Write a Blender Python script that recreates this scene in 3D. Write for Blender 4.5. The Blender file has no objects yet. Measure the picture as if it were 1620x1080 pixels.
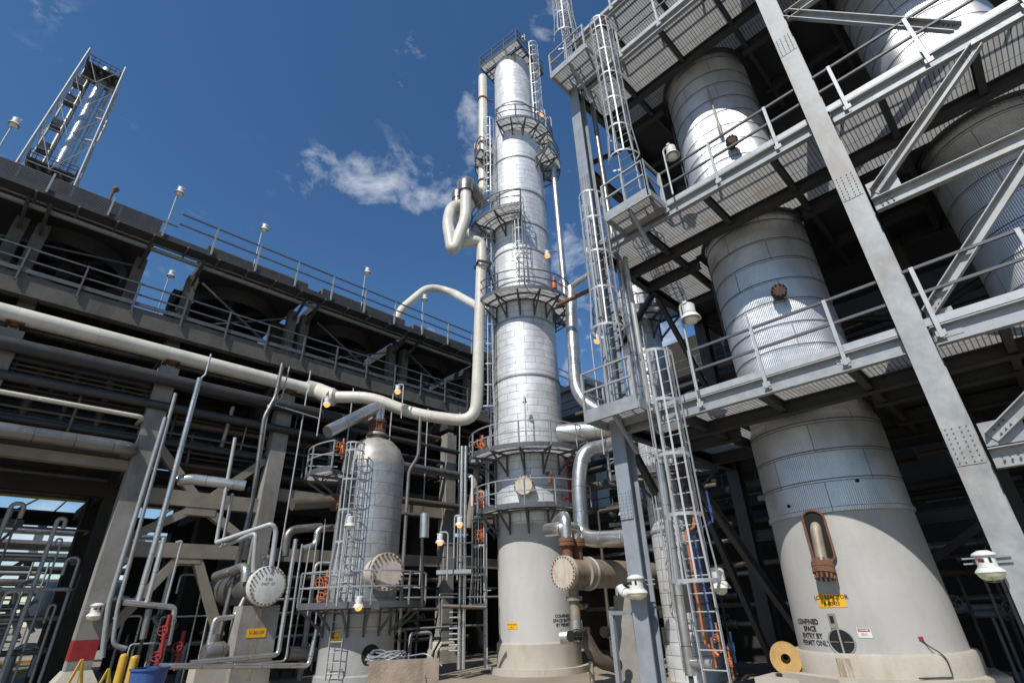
import bpy, math, random
from mathutils import Vector, Matrix
SC = bpy.context.scene
COL = SC.collection
R_ = math.radians
random.seed(7)

# ---------------------------------------------------------------- camera
CAM_H = 2.2
FPX = 811.1                       # focal length in pixels of the 1620 px wide photograph
pit, rol, yaw = R_(27.51), R_(-1.93), R_(44.785)
Fv = Vector((math.cos(yaw)*math.cos(pit), math.sin(yaw)*math.cos(pit), math.sin(pit)))
r0 = Vector((math.sin(yaw), -math.cos(yaw), 0)); u0 = r0.cross(Fv)
Rv = r0*math.cos(rol) + u0*math.sin(rol); Uv = -r0*math.sin(rol) + u0*math.cos(rol)
EYE = Vector((0, 0, CAM_H))
cam = bpy.data.cameras.new('camera'); camo = bpy.data.objects.new('camera', cam); COL.objects.link(camo)
camo.matrix_world = Matrix.Translation(EYE) @ Matrix((Rv, Uv, -Fv)).transposed().to_4x4()
cam.sensor_width = 36; cam.lens = FPX/1620*36; cam.clip_start = .05; cam.clip_end = 3000
SC.camera = camo
# ---------------------------------------------------------------- sun and sky
SUN_AZ, SUN_EL = R_(198), R_(47)
sd = Vector((math.cos(SUN_AZ)*math.cos(SUN_EL), math.sin(SUN_AZ)*math.cos(SUN_EL), math.sin(SUN_EL)))
sl = bpy.data.lights.new('sun', 'SUN'); sl.energy = 4.4; sl.angle = R_(.5); sl.color = (1, .96, .9)
so = bpy.data.objects.new('sun', sl); COL.objects.link(so)
so.rotation_euler = sd.to_track_quat('Z', 'Y').to_euler()
SC.view_settings.view_transform = 'Standard'; SC.view_settings.look = 'None'
SC.view_settings.exposure = 0.0; SC.view_settings.gamma = 1
W = bpy.data.worlds.new('World'); SC.world = W; W.use_nodes = True
nt = W.node_tree; nt.nodes.clear()
N = nt.nodes.new; LK = nt.links.new
out = N('ShaderNodeOutputWorld'); bg = N('ShaderNodeBackground'); LK(bg.outputs[0], out.inputs[0])
sky = N('ShaderNodeTexSky'); sky.sky_type = 'NISHITA'; sky.sun_disc = False
sky.sun_elevation = SUN_EL; sky.sun_rotation = math.atan2(sd.x, sd.y)
sky.altitude = 200; sky.air_density = 1.0; sky.dust_density = .25; sky.ozone_density = 2.5
bg.inputs[1].default_value = .120
tc = N('ShaderNodeTexCoord')
def dirpx(x, y):
    return (Fv + Rv*((x-810)/FPX) - Uv*((y-540)/FPX))
def wmath(op, a, b=None):
    m = N('ShaderNodeMath'); m.operation = op
    for i, v in enumerate((a, b)):
        if v is None: continue
        if isinstance(v, (int, float)): m.inputs[i].default_value = v
        else: LK(v, m.inputs[i])
    return m.outputs[0]
# clouds: soft clumps of broken noise at a few places of the sky
no = N('ShaderNodeTexNoise'); no.inputs['Scale'].default_value = 9; no.inputs['Detail'].default_value = 9; no.inputs['Roughness'].default_value = .62
no.inputs['Distortion'].default_value = .35
mp = N('ShaderNodeMapping'); mp.inputs['Scale'].default_value = (1, 1, 1.6); LK(tc.outputs['Generated'], mp.inputs[0]); LK(mp.outputs[0], no.inputs['Vector'])
no2 = N('ShaderNodeTexNoise'); no2.inputs['Scale'].default_value = 22; no2.inputs['Detail'].default_value = 6; no2.inputs['Roughness'].default_value = .6
LK(tc.outputs['Generated'], no2.inputs['Vector'])
cloud = None
for (x, y, wdeg, hdeg, rot, amt) in [(548, 275, 3.6, 2.4, 8, 1.0), (632, 288, 4.2, 2.3, -6, 1.05), (590, 290, 4, 1.8, 0, .5), (695, 318, 3, 1.5, 0, .5), (745, 235, 2.6, 4.2, 0, .7), (748, 160, 1.7, 1.8, 0, .5),
                                (640, 112, 1.5, 3.6, -18, .6), (880, 45, 4, 4, 30, .32), (925, 400, 6, 9, 30, .62), (70, 10, 3.4, .9, 15, .30),
                                (498, 312, 1.6, 2.2, 0, .45), (40, 905, 9, 5, 0, .8), (1000, 560, 9, 5, 0, .4), (660, 540, 8, 3, 15, .35), (-400, 400, 20, 12, 0, .8), (1900, 200, 25, 15, 0, .8)]:
    d = dirpx(x, y).normalized()
    rr = d.cross(Vector((0, 0, 1))).normalized(); uu = rr.cross(d)
    a = R_(rot); ax = rr*math.cos(a)+uu*math.sin(a); ay = -rr*math.sin(a)+uu*math.cos(a)
    def dot(v):
        m = N('ShaderNodeVectorMath'); m.operation = 'DOT_PRODUCT'; LK(tc.outputs['Generated'], m.inputs[0]); m.inputs[1].default_value = v; return m.outputs['Value']
    e1 = wmath('POWER', wmath('ABSOLUTE', wmath('DIVIDE', dot(ax), math.sin(R_(wdeg)))), 2.0)
    e2 = wmath('POWER', wmath('ABSOLUTE', wmath('DIVIDE', dot(ay), math.sin(R_(hdeg)))), 2.0)
    g = wmath('MULTIPLY', wmath('EXPONENT', wmath('MULTIPLY', wmath('ADD', e1, e2), -.9)), amt)
    g = wmath('MULTIPLY', g, wmath('GREATER_THAN', dot(d), 0))
    cloud = g if cloud is None else wmath('ADD', cloud, g)
nn = wmath('ADD', wmath('MULTIPLY', no.outputs['Fac'], 1.7), wmath('MULTIPLY', no2.outputs['Fac'], .45))
cf = wmath('ADD', wmath('MULTIPLY', cloud, .72), wmath('MULTIPLY', wmath('SUBTRACT', nn, 1.22), 1.9))
cl = N('ShaderNodeMapRange'); cl.inputs['From Min'].default_value = .12; cl.inputs['From Max'].default_value = 1.25
cl.inputs['To Max'].default_value = .95; LK(cf, cl.inputs['Value'])
cf2 = wmath('MULTIPLY', cl.outputs[0], wmath('MINIMUM', wmath('MULTIPLY', cloud, 3.0), 1.0))
mx = N('ShaderNodeMixRGB'); LK(cf2, mx.inputs[0]); mx.inputs[2].default_value = (6.6, 7.0, 7.6, 1)
hs = N('ShaderNodeHueSaturation'); hs.inputs['Saturation'].default_value = 1.2; LK(sky.outputs[0], hs.inputs['Color'])
LK(hs.outputs[0], mx.inputs[1]); LK(mx.outputs[0], bg.inputs[0])

# ---------------------------------------------------------------- helpers
def at(x, y, X=None, Y=None, Z=None, D=None):
    d = dirpx(x, y)
    if X is not None: t = X/d.x
    elif Y is not None: t = Y/d.y
    elif Z is not None: t = (Z-CAM_H)/d.z
    else: t = D/math.hypot(d.x, d.y)
    return EYE + d*t
def V(*a): return Vector(a)
def polar(c, r, deg, z): return V(c[0]+r*math.cos(R_(deg)), c[1]+r*math.sin(R_(deg)), z)

class MB:
    def __init__(s): s.v = []; s.f = []; s.uv = []; s.hasuv = False
    def add(s, vs, fs, uvs=None):
        b = len(s.v); s.v += [tuple(p) for p in vs]
        for i, f in enumerate(fs):
            s.f.append(tuple(b+k for k in f))
            if uvs: s.uv.append(uvs[i]); s.hasuv = True
            else: s.uv.append([(0, 0)]*len(f))
    def frame(s, o, ax, ay, az, sx, sy, sz):
        vs = [o+ax*(i*sx/2)+ay*(j*sy/2)+az*(k*sz/2) for i in (-1, 1) for j in (-1, 1) for k in (-1, 1)]
        s.add(vs, [(0,1,3,2),(4,6,7,5),(0,4,5,1),(2,3,7,6),(0,2,6,4),(1,5,7,3)])
    def box(s, c, size, rz=0):
        ax = V(math.cos(rz), math.sin(rz), 0); ay = V(-math.sin(rz), math.cos(rz), 0)
        s.frame(V(*c), ax, ay, V(0,0,1), *size)
    def bar(s, a, b, w, h, up=V(0,0,1)):
        a = V(*a); b = V(*b); az = b-a; L = az.length
        if L < 1e-6: return
        az /= L
        if abs(az.dot(up)) > .98: up = V(1,0,0)
        ax = az.cross(up).normalized(); ay = ax.cross(az)
        s.frame((a+b)/2, ax, ay, az, w, h, L)
    def ibeam(s, a, b, w, h, up=V(0,0,1), t=.025):
        a = V(*a); b = V(*b); az = (b-a); L = az.length; az /= L
        if abs(az.dot(up)) > .98: up = V(1,0,0)
        ax = az.cross(up).normalized(); ay = ax.cross(az); m = (a+b)/2
        s.frame(m+ay*(h/2-t/2), ax, ay, az, w, t, L); s.frame(m-ay*(h/2-t/2), ax, ay, az, w, t, L)
        s.frame(m, ax, ay, az, t, h-2*t-.001, L)
    def tube(s, pts, r, seg=8, bend=0, cap=True, rr=None):
        pts = [V(*p) for p in pts]
        if bend > 0 and len(pts) > 2:
            q = [pts[0]]
            for i in range(1, len(pts)-1):
                p = pts[i]; d0 = (pts[i-1]-p); d1 = (pts[i+1]-p)
                L = min(bend, d0.length*.49, d1.length*.49)
                a = p+d0.normalized()*L; b = p+d1.normalized()*L
                k = 6 if r > .05 else 3
                for j in range(k+1):
                    t = j/k; q.append(a*(1-t)**2+p*2*t*(1-t)+b*t*t)
            q.append(pts[-1]); pts = q
        n = len(pts); T = []
        for i in range(n):
            d = pts[min(i+1, n-1)]-pts[max(i-1, 0)]; T.append(d.normalized() if d.length > 1e-9 else V(0,0,1))
        up = V(0,0,1) if abs(T[0].z) < .9 else V(1,0,0)
        nx = T[0].cross(up).normalized(); vs = []; fs = []; uvs = []; L = 0
        for i in range(n):
            nx = (nx-T[i]*nx.dot(T[i])).normalized(); ny = T[i].cross(nx)
            if i: L += (pts[i]-pts[i-1]).length
            ri = rr[i] if rr else r
            for k in range(seg):
                a = 2*math.pi*k/seg; vs.append(pts[i]+nx*(ri*math.cos(a))+ny*(ri*math.sin(a)))
            if i:
                L0 = L-(pts[i]-pts[i-1]).length
                for k in range(seg):
                    k2 = (k+1) % seg; fs.append(((i-1)*seg+k, (i-1)*seg+k2, i*seg+k2, i*seg+k))
                    u1 = k/seg*2*math.pi*r; u2 = (k+1)/seg*2*math.pi*r
                    uvs.append([(u1, L0), (u2, L0), (u2, L), (u1, L)])
        if cap:
            fs.append(tuple(range(seg-1, -1, -1))); uvs.append([(0,0)]*seg)
            fs.append(tuple((n-1)*seg+k for k in range(seg))); uvs.append([(0,0)]*seg)
        s.add(vs, fs, uvs)
    def lathe(s, prof, c=(0,0,0), seg=64, axis=None, a0=0, a1=360, close=None):
        """prof: list of (radius, height); revolved about axis through c"""
        c = V(*c); az = V(0,0,1) if axis is None else V(*axis).normalized()
        if axis is None: ax = V(1,0,0); ay = V(0,1,0)
        else:
            up = V(0,0,1) if abs(az.z) < .9 else V(1,0,0); ax = up.cross(az).normalized(); ay = az.cross(ax)
        full = (a1-a0) >= 359.9; n = seg if full else seg+1; vs = []; fs = []; uvs = []; rm = max(p[0] for p in prof)
        S = [0]
        for i in range(1, len(prof)): S.append(S[-1]+math.hypot(prof[i][0]-prof[i-1][0], prof[i][1]-prof[i-1][1]))
        for (r, h) in prof:
            for k in range(n):
                a = R_(a0+(a1-a0)*k/seg); vs.append(c+ax*(r*math.cos(a))+ay*(r*math.sin(a))+az*h)
        for i in range(1, len(prof)):
            for k in range(seg):
                k2 = (k+1) % n if full else k+1
                fs.append(((i-1)*n+k, (i-1)*n+k2, i*n+k2, i*n+k))
                A = R_((a1-a0)/seg)*rm; h0 = prof[i-1][1]; h1 = prof[i][1]
                if abs(h1-h0) < 1e-4: h0 = S[i-1]; h1 = S[i]
                uvs.append([(k*A, h0), ((k+1)*A, h0), ((k+1)*A, h1), (k*A, h1)])
        s.add(vs, fs, uvs)
    def ring(s, c, r, w, h, seg=48, a0=0, a1=360):
        """rectangular-section ring, w radial, h vertical; c at its middle"""
        p = [(r-w/2, -h/2), (r+w/2, -h/2), (r+w/2, h/2), (r-w/2, h/2), (r-w/2, -h/2)]
        s.lathe(p, c, seg, None, a0, a1)
        if a1-a0 < 359:
            for a in (a0, a1):
                q = [polar(c, rr_, a, c[2]+hh) for rr_, hh in p[:4]]; s.add(q, [(0,1,2,3)])
    def arc(s, c, r, z, a0, a1, tr=.02, seg=24, sq=False):
        pts = [polar(c, r, a0+(a1-a0)*k/seg, z) for k in range(seg+1)]
        s.tube(pts, tr, 5 if not sq else 4)
    def build(s, name, m, parent=None, smooth=.7):
        me = bpy.data.meshes.new(name); me.from_pydata(s.v, [], s.f)
        if s.hasuv:
            uvl = me.uv_layers.new(name='UVMap'); flat = []
            for u in s.uv:
                for q in u: flat += q
            uvl.data.foreach_set('uv', flat)
        me.materials.append(m)
        if smooth: me.shade_smooth(); me.set_sharp_from_angle(angle=smooth)
        me.update(); o = bpy.data.objects.new(name, me); COL.objects.link(o)
        if parent is not None: o.parent = parent; o.matrix_parent_inverse = Matrix.Translation(-parent_loc(parent))
        return o
def parent_loc(p):
    return Vector(p.location) if p.type == 'EMPTY' else Vector((0,0,0))
def thing(name, label, cat, loc=(0,0,0), group=None):
    o = bpy.data.objects.new(name, None); COL.objects.link(o); o.location = loc; o.empty_display_size = .2
    return tag(o, label, cat, group)
def tag(o, label, cat, group=None, kind=None):
    o['label'] = label; o['category'] = cat
    if group: o['group'] = group
    if kind: o['kind'] = kind
    return o

# ---------------------------------------------------------------- materials
def mat(name, col, rough=.6, metal=0, noise=.15, nscale=3, bump=0, bscale=30, dirt=None, dscale=1.2, damt=.5, spec=.5, rvar=.1, coords='Object'):
    m = bpy.data.materials.new(name); m.use_nodes = True; t = m.node_tree; n = t.nodes; l = t.links
    b = n['Principled BSDF']; b.inputs['Roughness'].default_value = rough; b.inputs['Metallic'].default_value = metal
    b.inputs['Specular IOR Level'].default_value = spec
    tcn = n.new('ShaderNodeTexCoord'); co = tcn.outputs[coords]
    nz = n.new('ShaderNodeTexNoise'); nz.inputs['Scale'].default_value = nscale; nz.inputs['Detail'].default_value = 8; nz.inputs['Roughness'].default_value = .65; l.new(co, nz.inputs['Vector'])
    cr = n.new('ShaderNodeMapRange'); cr.inputs['From Min'].default_value = .3; cr.inputs['From Max'].default_value = .7
    cr.inputs['To Min'].default_value = 1-noise; cr.inputs['To Max'].default_value = 1+noise; l.new(nz.outputs['Fac'], cr.inputs['Value'])
    mu = n.new('ShaderNodeVectorMath'); mu.operation = 'SCALE'; mu.inputs[0].default_value = col; l.new(cr.outputs[0], mu.inputs['Scale'])
    last = mu.outputs[0]
    if dirt:
        nd = n.new('ShaderNodeTexNoise'); nd.inputs['Scale'].default_value = dscale; nd.inputs['Detail'].default_value = 10; nd.inputs['Roughness'].default_value = .7
        mpn = n.new('ShaderNodeMapping'); mpn.inputs['Scale'].default_value = (1, 1, .35); l.new(co, mpn.inputs[0]); l.new(mpn.outputs[0], nd.inputs['Vector'])
        ra = n.new('ShaderNodeMapRange'); ra.inputs['From Min'].default_value = .48; ra.inputs['From Max'].default_value = .68; ra.inputs['To Max'].default_value = damt
        l.new(nd.outputs['Fac'], ra.inputs['Value'])
        mi = n.new('ShaderNodeMixRGB'); l.new(ra.outputs[0], mi.inputs[0]); l.new(last, mi.inputs[1]); mi.inputs[2].default_value = (*dirt, 1); last = mi.outputs[0]
    l.new(last, b.inputs['Base Color'])
    if rvar:
        rv = n.new('ShaderNodeMapRange'); rv.inputs['From Min'].default_value = .3; rv.inputs['From Max'].default_value = .7
        rv.inputs['To Min'].default_value = max(0, rough-rvar); rv.inputs['To Max'].default_value = min(1, rough+rvar); l.new(nz.outputs['Fac'], rv.inputs['Value']); l.new(rv.outputs[0], b.inputs['Roughness'])
    if bump:
        nb = n.new('ShaderNodeTexNoise'); nb.inputs['Scale'].default_value = bscale; nb.inputs['Detail'].default_value = 5; l.new(co, nb.inputs['Vector'])
        bn = n.new('ShaderNodeBump'); bn.inputs['Strength'].default_value = bump; bn.inputs['Distance'].default_value = .02
        l.new(nb.outputs['Fac'], bn.inputs['Height']); l.new(bn.outputs[0], b.inputs['Normal'])
    m['last'] = 0
    return m
def cladding(name, col, rough, metal, bw, bh, seam=.012, corr=0, seamcol=.35, dirt=None, dent=.25, damt=.35, offset=.5):
    """sheet-metal jacket laid in panels (UV in metres: u round, v up); corr = corrugation pitch"""
    m = mat(name, col, rough, metal, noise=.1, nscale=1.3, dirt=dirt, dscale=.9, damt=damt)
    t = m.node_tree; n = t.nodes; l = t.links; b = n['Principled BSDF']
    uv = n.new('ShaderNodeUVMap'); br = n.new('ShaderNodeTexBrick'); br.offset = offset
    br.inputs['Color1'].default_value = (1,1,1,1); br.inputs['Color2'].default_value = (.88,.88,.88,1); br.inputs['Mortar'].default_value = (seamcol,)*3+(1,)
    br.inputs['Scale'].default_value = 1; br.inputs['Mortar Size'].default_value = seam; br.inputs['Mortar Smooth'].default_value = .2
    br.inputs['Brick Width'].default_value = bw; br.inputs['Row Height'].default_value = bh; l.new(uv.outputs[0], br.inputs['Vector'])
    old = b.inputs['Base Color'].links[0].from_socket
    mi = n.new('ShaderNodeMixRGB'); mi.blend_type = 'MULTIPLY'; mi.inputs[0].default_value = 1; l.new(old, mi.inputs[1]); l.new(br.outputs['Color'], mi.inputs[2]); l.new(mi.outputs[0], b.inputs['Base Color'])
    hb = n.new('ShaderNodeBump'); hb.inputs['Strength'].default_value = .5; hb.inputs['Distance'].default_value = .012; l.new(br.outputs['Fac'], hb.inputs['Height']); hb.invert = True
    nb = n.new('ShaderNodeTexNoise'); nb.inputs['Scale'].default_value = 1.6; nb.inputs['Detail'].default_value = 3
    mp_ = n.new('ShaderNodeMapping'); mp_.inputs['Scale'].default_value = (1, 2.2, 1); l.new(uv.outputs[0], mp_.inputs[0]); l.new(mp_.outputs[0], nb.inputs['Vector'])
    b2 = n.new('ShaderNodeBump'); b2.inputs['Strength'].default_value = dent; b2.inputs['Distance'].default_value = .06; l.new(nb.outputs['Fac'], b2.inputs['Height']); l.new(hb.outputs[0], b2.inputs['Normal'])
    last = b2
    if corr:
        sx = n.new('ShaderNodeSeparateXYZ'); l.new(uv.outputs[0], sx.inputs[0])
        mm = n.new('ShaderNodeMath'); mm.operation = 'MULTIPLY'; mm.inputs[1].default_value = 2*math.pi/corr; l.new(sx.outputs[0], mm.inputs[0])
        ss = n.new('ShaderNodeMath'); ss.operation = 'SINE'; l.new(mm.outputs[0], ss.inputs[0])
        b3 = n.new('ShaderNodeBump'); b3.inputs['Strength'].default_value = 1; b3.inputs['Distance'].default_value = .004; l.new(ss.outputs[0], b3.inputs['Height']); l.new(b2.outputs[0], b3.inputs['Normal']); last = b3
    l.new(last.outputs[0], b.inputs['Normal'])
    return m
def grating(name, col=(.5,.5,.48), pitch=.1, lines=.13):
    """open steel grating seen at a slant: bars pass a part of the sunlight to the underside"""
    m = bpy.data.materials.new(name); m.use_nodes = True; t = m.node_tree; n = t.nodes; l = t.links; n.clear()
    o = n.new('ShaderNodeOutputMaterial'); tcn = n.new('ShaderNodeTexCoord')
    br = n.new('ShaderNodeTexBrick'); br.offset = 0; br.inputs['Scale'].default_value = 1; br.inputs['Brick Width'].default_value = .9; br.inputs['Row Height'].default_value = pitch
    br.inputs['Mortar Size'].default_value = pitch*lines; br.inputs['Mortar Smooth'].default_value = .3
    br.inputs['Color1'].default_value = (*col, 1); br.inputs['Color2'].default_value = (*[c*.85 for c in col], 1); br.inputs['Mortar'].default_value = (*[c*.22 for c in col], 1)
    l.new(tcn.outputs['Object'], br.inputs['Vector'])
    nz = n.new('ShaderNodeTexNoise'); nz.inputs['Scale'].default_value = .9; nz.inputs['Detail'].default_value = 8; l.new(tcn.outputs['Object'], nz.inputs['Vector'])
    ra = n.new('ShaderNodeMapRange'); ra.inputs['From Min'].default_value = .56; ra.inputs['From Max'].default_value = .75; ra.inputs['To Max'].default_value = .55; l.new(nz.outputs['Fac'], ra.inputs['Value'])
    mi = n.new('ShaderNodeMixRGB'); l.new(ra.outputs[0], mi.inputs[0]); l.new(br.outputs['Color'], mi.inputs[1]); mi.inputs[2].default_value = (.25,.19,.12,1)
    d = n.new('ShaderNodeBsdfDiffuse'); tr = n.new('ShaderNodeBsdfTranslucent'); l.new(mi.outputs[0], d.inputs[0]); l.new(mi.outputs[0], tr.inputs[0])
    ms = n.new('ShaderNodeMixShader'); ms.inputs[0].default_value = .5; l.new(d.outputs[0], ms.inputs[1]); l.new(tr.outputs[0], ms.inputs[2])
    l.new(ms.outputs[0], o.inputs[0]); return m
def emis(name, col, st):
    m = bpy.data.materials.new(name); m.use_nodes = True; b = m.node_tree.nodes['Principled BSDF']
    b.inputs['Base Color'].default_value = (*col, 1); b.inputs['Emission Color'].default_value = (*col, 1); b.inputs['Emission Strength'].default_value = st; return m

M = {}
M['galv'] = mat('galvanized_steel', (.32,.335,.345), .55, .25, .14, 6, dirt=(.2,.17,.14), damt=.3)
M['column'] = mat('mottled_column_steel', (.33,.34,.34), .55, .15, .24, 2.6, bump=.08, bscale=10, dirt=(.22,.175,.13), damt=.55, dscale=1.6)
M['galv_light'] = mat('bright_galvanized_steel', (.40,.413,.42), .5, .2, .12, 5, dirt=(.3,.28,.25), damt=.35, dscale=2)
M['steel_grey'] = mat('grey_painted_steel', (.27,.30,.33), .5, .1, .12, 2.5, bump=.08, bscale=12, dirt=(.18,.15,.12), damt=.25)
M['steel_dark'] = mat('dark_grey_steel', (.045,.048,.052), .65, .1, .2, 3, dirt=(.09,.06,.04), damt=.4)  # dark steel; its tone also paints in shade on rack and structure parts
M['rail'] = mat('shade_toned_rail_steel', (.10,.105,.115), .6, .2, .2, 5)  # dark tone paints in the shaded undersides of the handrails
M['silver'] = cladding('aluminium_pipe_jacket', (.60,.59,.57), .34, .85, 20, .9, .012, 0, .4, dirt=(.25,.22,.18), dent=.15, damt=.25)
M['silver_dull'] = cladding('dull_pipe_jacket', (.27,.26,.245), .42, .7, 20, 1.1, .014, 0, .4, dirt=(.16,.12,.09), dent=.2, damt=.4)
M['pipe_dark'] = mat('dark_pipe', (.05,.05,.05), .55, .3, .25, 2)  # near-black tone carries the shade among the rack pipes
M['pipe_brown'] = mat('brown_grey_pipe', (.12,.10,.08), .6, .3, .25, 2, dirt=(.12,.07,.04))
M['cream'] = cladding('cream_painted_pipe_jacket', (.66,.63,.55), .42, 0, 30, 1.15, .007, 0, .72, dirt=(.42,.38,.3), dent=.12, damt=.4)
M['tower_clad'] = cladding('tower_aluminium_jacket', (.72,.73,.74), .48, .3, 1.0, .36, .012, 0, .38, dirt=(.42,.42,.40), dent=.4, damt=.55)
M['reactor_clad'] = cladding('corrugated_aluminium_jacket', (.72,.725,.73), .38, .68, 1.9, .62, .010, .042, .35, dirt=(.33,.32,.3), dent=.25, damt=.4)
M['reactor_smooth'] = cladding('banded_aluminium_jacket', (.64,.64,.63), .42, .8, 1.6, .55, .010, 0, .35, dirt=(.4,.39,.36), dent=.4, damt=.4)
M['drum_clad'] = cladding('weathered_drum_jacket', (.44,.45,.46), .5, .5, 1.15, .45, .011, 0, .42, dirt=(.24,.24,.24), dent=.55, damt=.6)
M['skirt'] = mat('fireproofed_skirt', (.495,.487,.465), .85, 0, .05, .9, bump=.15, bscale=14, dirt=(.36,.34,.3), dscale=.6, damt=.45, spec=.2)
M['skirt_grey'] = mat('grey_skirt_fireproofing', (.41,.404,.388), .85, 0, .06, .9, bump=.2, bscale=9, dirt=(.33,.315,.28), dscale=1.1, damt=.6, spec=.2)
M['skirt_dark'] = mat('grey_fireproofing', (.33,.33,.32), .85, 0, .08, .9, bump=.15, bscale=14, dirt=(.2,.19,.18), dscale=.8, damt=.5, spec=.2)
M['pedestal'] = mat('stained_concrete_pedestal', (.45,.42,.36), .9, 0, .08, 1.5, bump=.3, bscale=20, dirt=(.36,.27,.17), dscale=1.3, damt=.6, spec=.2)
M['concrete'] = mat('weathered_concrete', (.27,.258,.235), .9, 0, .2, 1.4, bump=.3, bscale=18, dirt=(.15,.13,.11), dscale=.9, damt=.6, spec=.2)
M['concrete_weathered_shade'] = mat('weathered_shaded_concrete', (.125,.118,.105), .9, 0, .2, 1.4, bump=.3, bscale=18, dirt=(.06,.055,.05), dscale=1.4, damt=.7, spec=.2)  # weathered concrete, with the shade on the rack darkened into its colour
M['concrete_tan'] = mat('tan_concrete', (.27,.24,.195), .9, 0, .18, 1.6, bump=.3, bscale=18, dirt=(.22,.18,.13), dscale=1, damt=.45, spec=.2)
M['concrete_shaded'] = mat('shade_darkened_concrete', (.05,.046,.04), .9, 0, .25, 1.2, dirt=(.05,.045,.04), damt=.6, spec=.2)  # concrete with the shade of the rack interior put into its colour
M['ground'] = mat('stained_concrete_ground', (.29,.25,.195), .9, 0, .16, .35, bump=.2, bscale=10, dirt=(.2,.17,.13), dscale=.22, damt=.7, spec=.2)
M['rust'] = mat('rusty_iron', (.16,.07,.04), .85, .1, .3, 8, bump=.5, bscale=30, dirt=(.28,.16,.10), dscale=5, damt=.7)
M['dark_rust'] = mat('dark_rusty_iron', (.06,.035,.025), .85, .1, .3, 8, bump=.5, bscale=30, dirt=(.12,.07,.045), dscale=5, damt=.6)
M['rust_light'] = mat('rust_streaked_shell', (.33,.29,.225), .6, .3, .2, 3, dirt=(.2,.11,.05), dscale=2, damt=.65)
M['oldflange'] = mat('pale_flange_paint', (.55,.50,.42), .7, .1, .12, 5, dirt=(.3,.16,.08), dscale=3, damt=.6)
M['orange'] = mat('orange_valve_paint', (.50,.15,.05), .5, 0, .12, 5)
M['blue'] = mat('blue_paint', (.035,.09,.27), .55, 0, .2, 5, dirt=(.1,.1,.12), damt=.4)
M['red'] = mat('red_paint', (.30,.02,.02), .55, 0, .25, 5, dirt=(.12,.03,.02), damt=.5)
M['yellow'] = mat('yellow_paint', (.58,.36,.04), .6, 0, .12, 4, dirt=(.4,.22,.03), damt=.4)
M['yellow_sign'] = mat('yellow_sign_plate', (.80,.42,.01), .5, 0, .04, 3)
M['black'] = mat('black_paint', (.012,.012,.012), .6, 0, 0, 3)
M['ochre'] = mat('rusty_ochre_paint', (.46,.29,.10), .7, 0, .15, 6, dirt=(.25,.11,.04), dscale=5, damt=.7)
M['dome'] = mat('weathered_dome_jacket', (.40,.38,.33), .5, .4, .2, 2.5, dirt=(.2,.16,.12), dscale=2, damt=.6)
M['white'] = mat('white_enamel', (.68,.68,.64), .4, 0, .08, 6, dirt=(.4,.38,.33), damt=.4, dscale=6)
M['globe'] = mat('frosted_globe', (.70,.70,.52), .25, 0, .05, 6)
M['amber'] = emis('amber_lamp_glow', (1, .38, .10), 1.6)
M['wood'] = mat('weathered_plywood', (.30,.23,.175), .85, 0, .25, 4, bump=.5, bscale=40, dirt=(.16,.12,.09), dscale=6, damt=.7)
M['grating'] = grating('steel_grating', (.43,.43,.415), .085, .13)
M['grating_t'] = grating('tower_grating', (.58,.58,.56), .25, .06)
M['hole'] = mat('dark_recess', (.012,.011,.010), .9, 0, .1, 3)
M['louver'] = mat('louver_steel', (.2,.205,.21), .6, .3, .12, 3, dirt=(.1,.08,.06), damt=.4)
M['fanbox'] = mat('fan_housing_steel', (.11,.115,.12), .6, .3, .15, 2, dirt=(.12,.1,.08), damt=.4)

# ---------------------------------------------------------------- text as mesh
def text_mesh(s, size, align='CENTER', space=1.0, bold=.0, lh=1.0):
    cu = bpy.data.curves.new('t', 'FONT'); cu.body = s; cu.size = size; cu.align_x = align; cu.align_y = 'CENTER'
    cu.space_character = space; cu.offset = bold; cu.space_line = lh; cu.fill_mode = 'FRONT'; cu.resolution_u = 3
    o = bpy.data.objects.new('t', cu); COL.objects.link(o); dg = bpy.context.evaluated_depsgraph_get()
    me = bpy.data.meshes.new_from_object(o.evaluated_get(dg)); vs = [v.co.copy() for v in me.vertices]; fs = [tuple(p.vertices) for p in me.polygons]
    bpy.data.objects.remove(o); bpy.data.meshes.remove(me); bpy.data.curves.remove(cu); return vs, fs
def text_on_cyl(name, s, size, c, r, deg, z, m, parent, **k):
    vs, fs = text_mesh(s, size, **k); mb = MB()
    mb.add([polar(c, r, deg+math.degrees(v.x/r), z+v.y) for v in vs], fs); o = mb.build(name, m, parent, 0); return o
def text_on_plane(name, s, size, o0, ax, ay, m, parent, **k):
    vs, fs = text_mesh(s, size, **k); mb = MB(); mb.add([V(*o0)+ax*v.x+ay*v.y for v in vs], fs); return mb.build(name, m, parent, 0)
def patch_on_cyl(mb, c, r, deg, z, w, h, t=.006, seg=8):
    vs = []; fs = []
    for i in range(seg+1):
        a = deg+math.degrees((i/seg-.5)*w/r)
        for rr_ in (r, r+t):
            for zz in (z-h/2, z+h/2): vs.append(polar(c, rr_, a, zz))
    for i in range(seg):
        b = i*4; fs += [(b+2, b+6, b+7, b+3), (b+0, b+1, b+5, b+4), (b+1, b+3, b+7, b+5), (b+0, b+4, b+6, b+2)]
    fs += [(0,2,3,1), (seg*4, seg*4+1, seg*4+3, seg*4+2)]
    mb.add(vs, fs)

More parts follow.
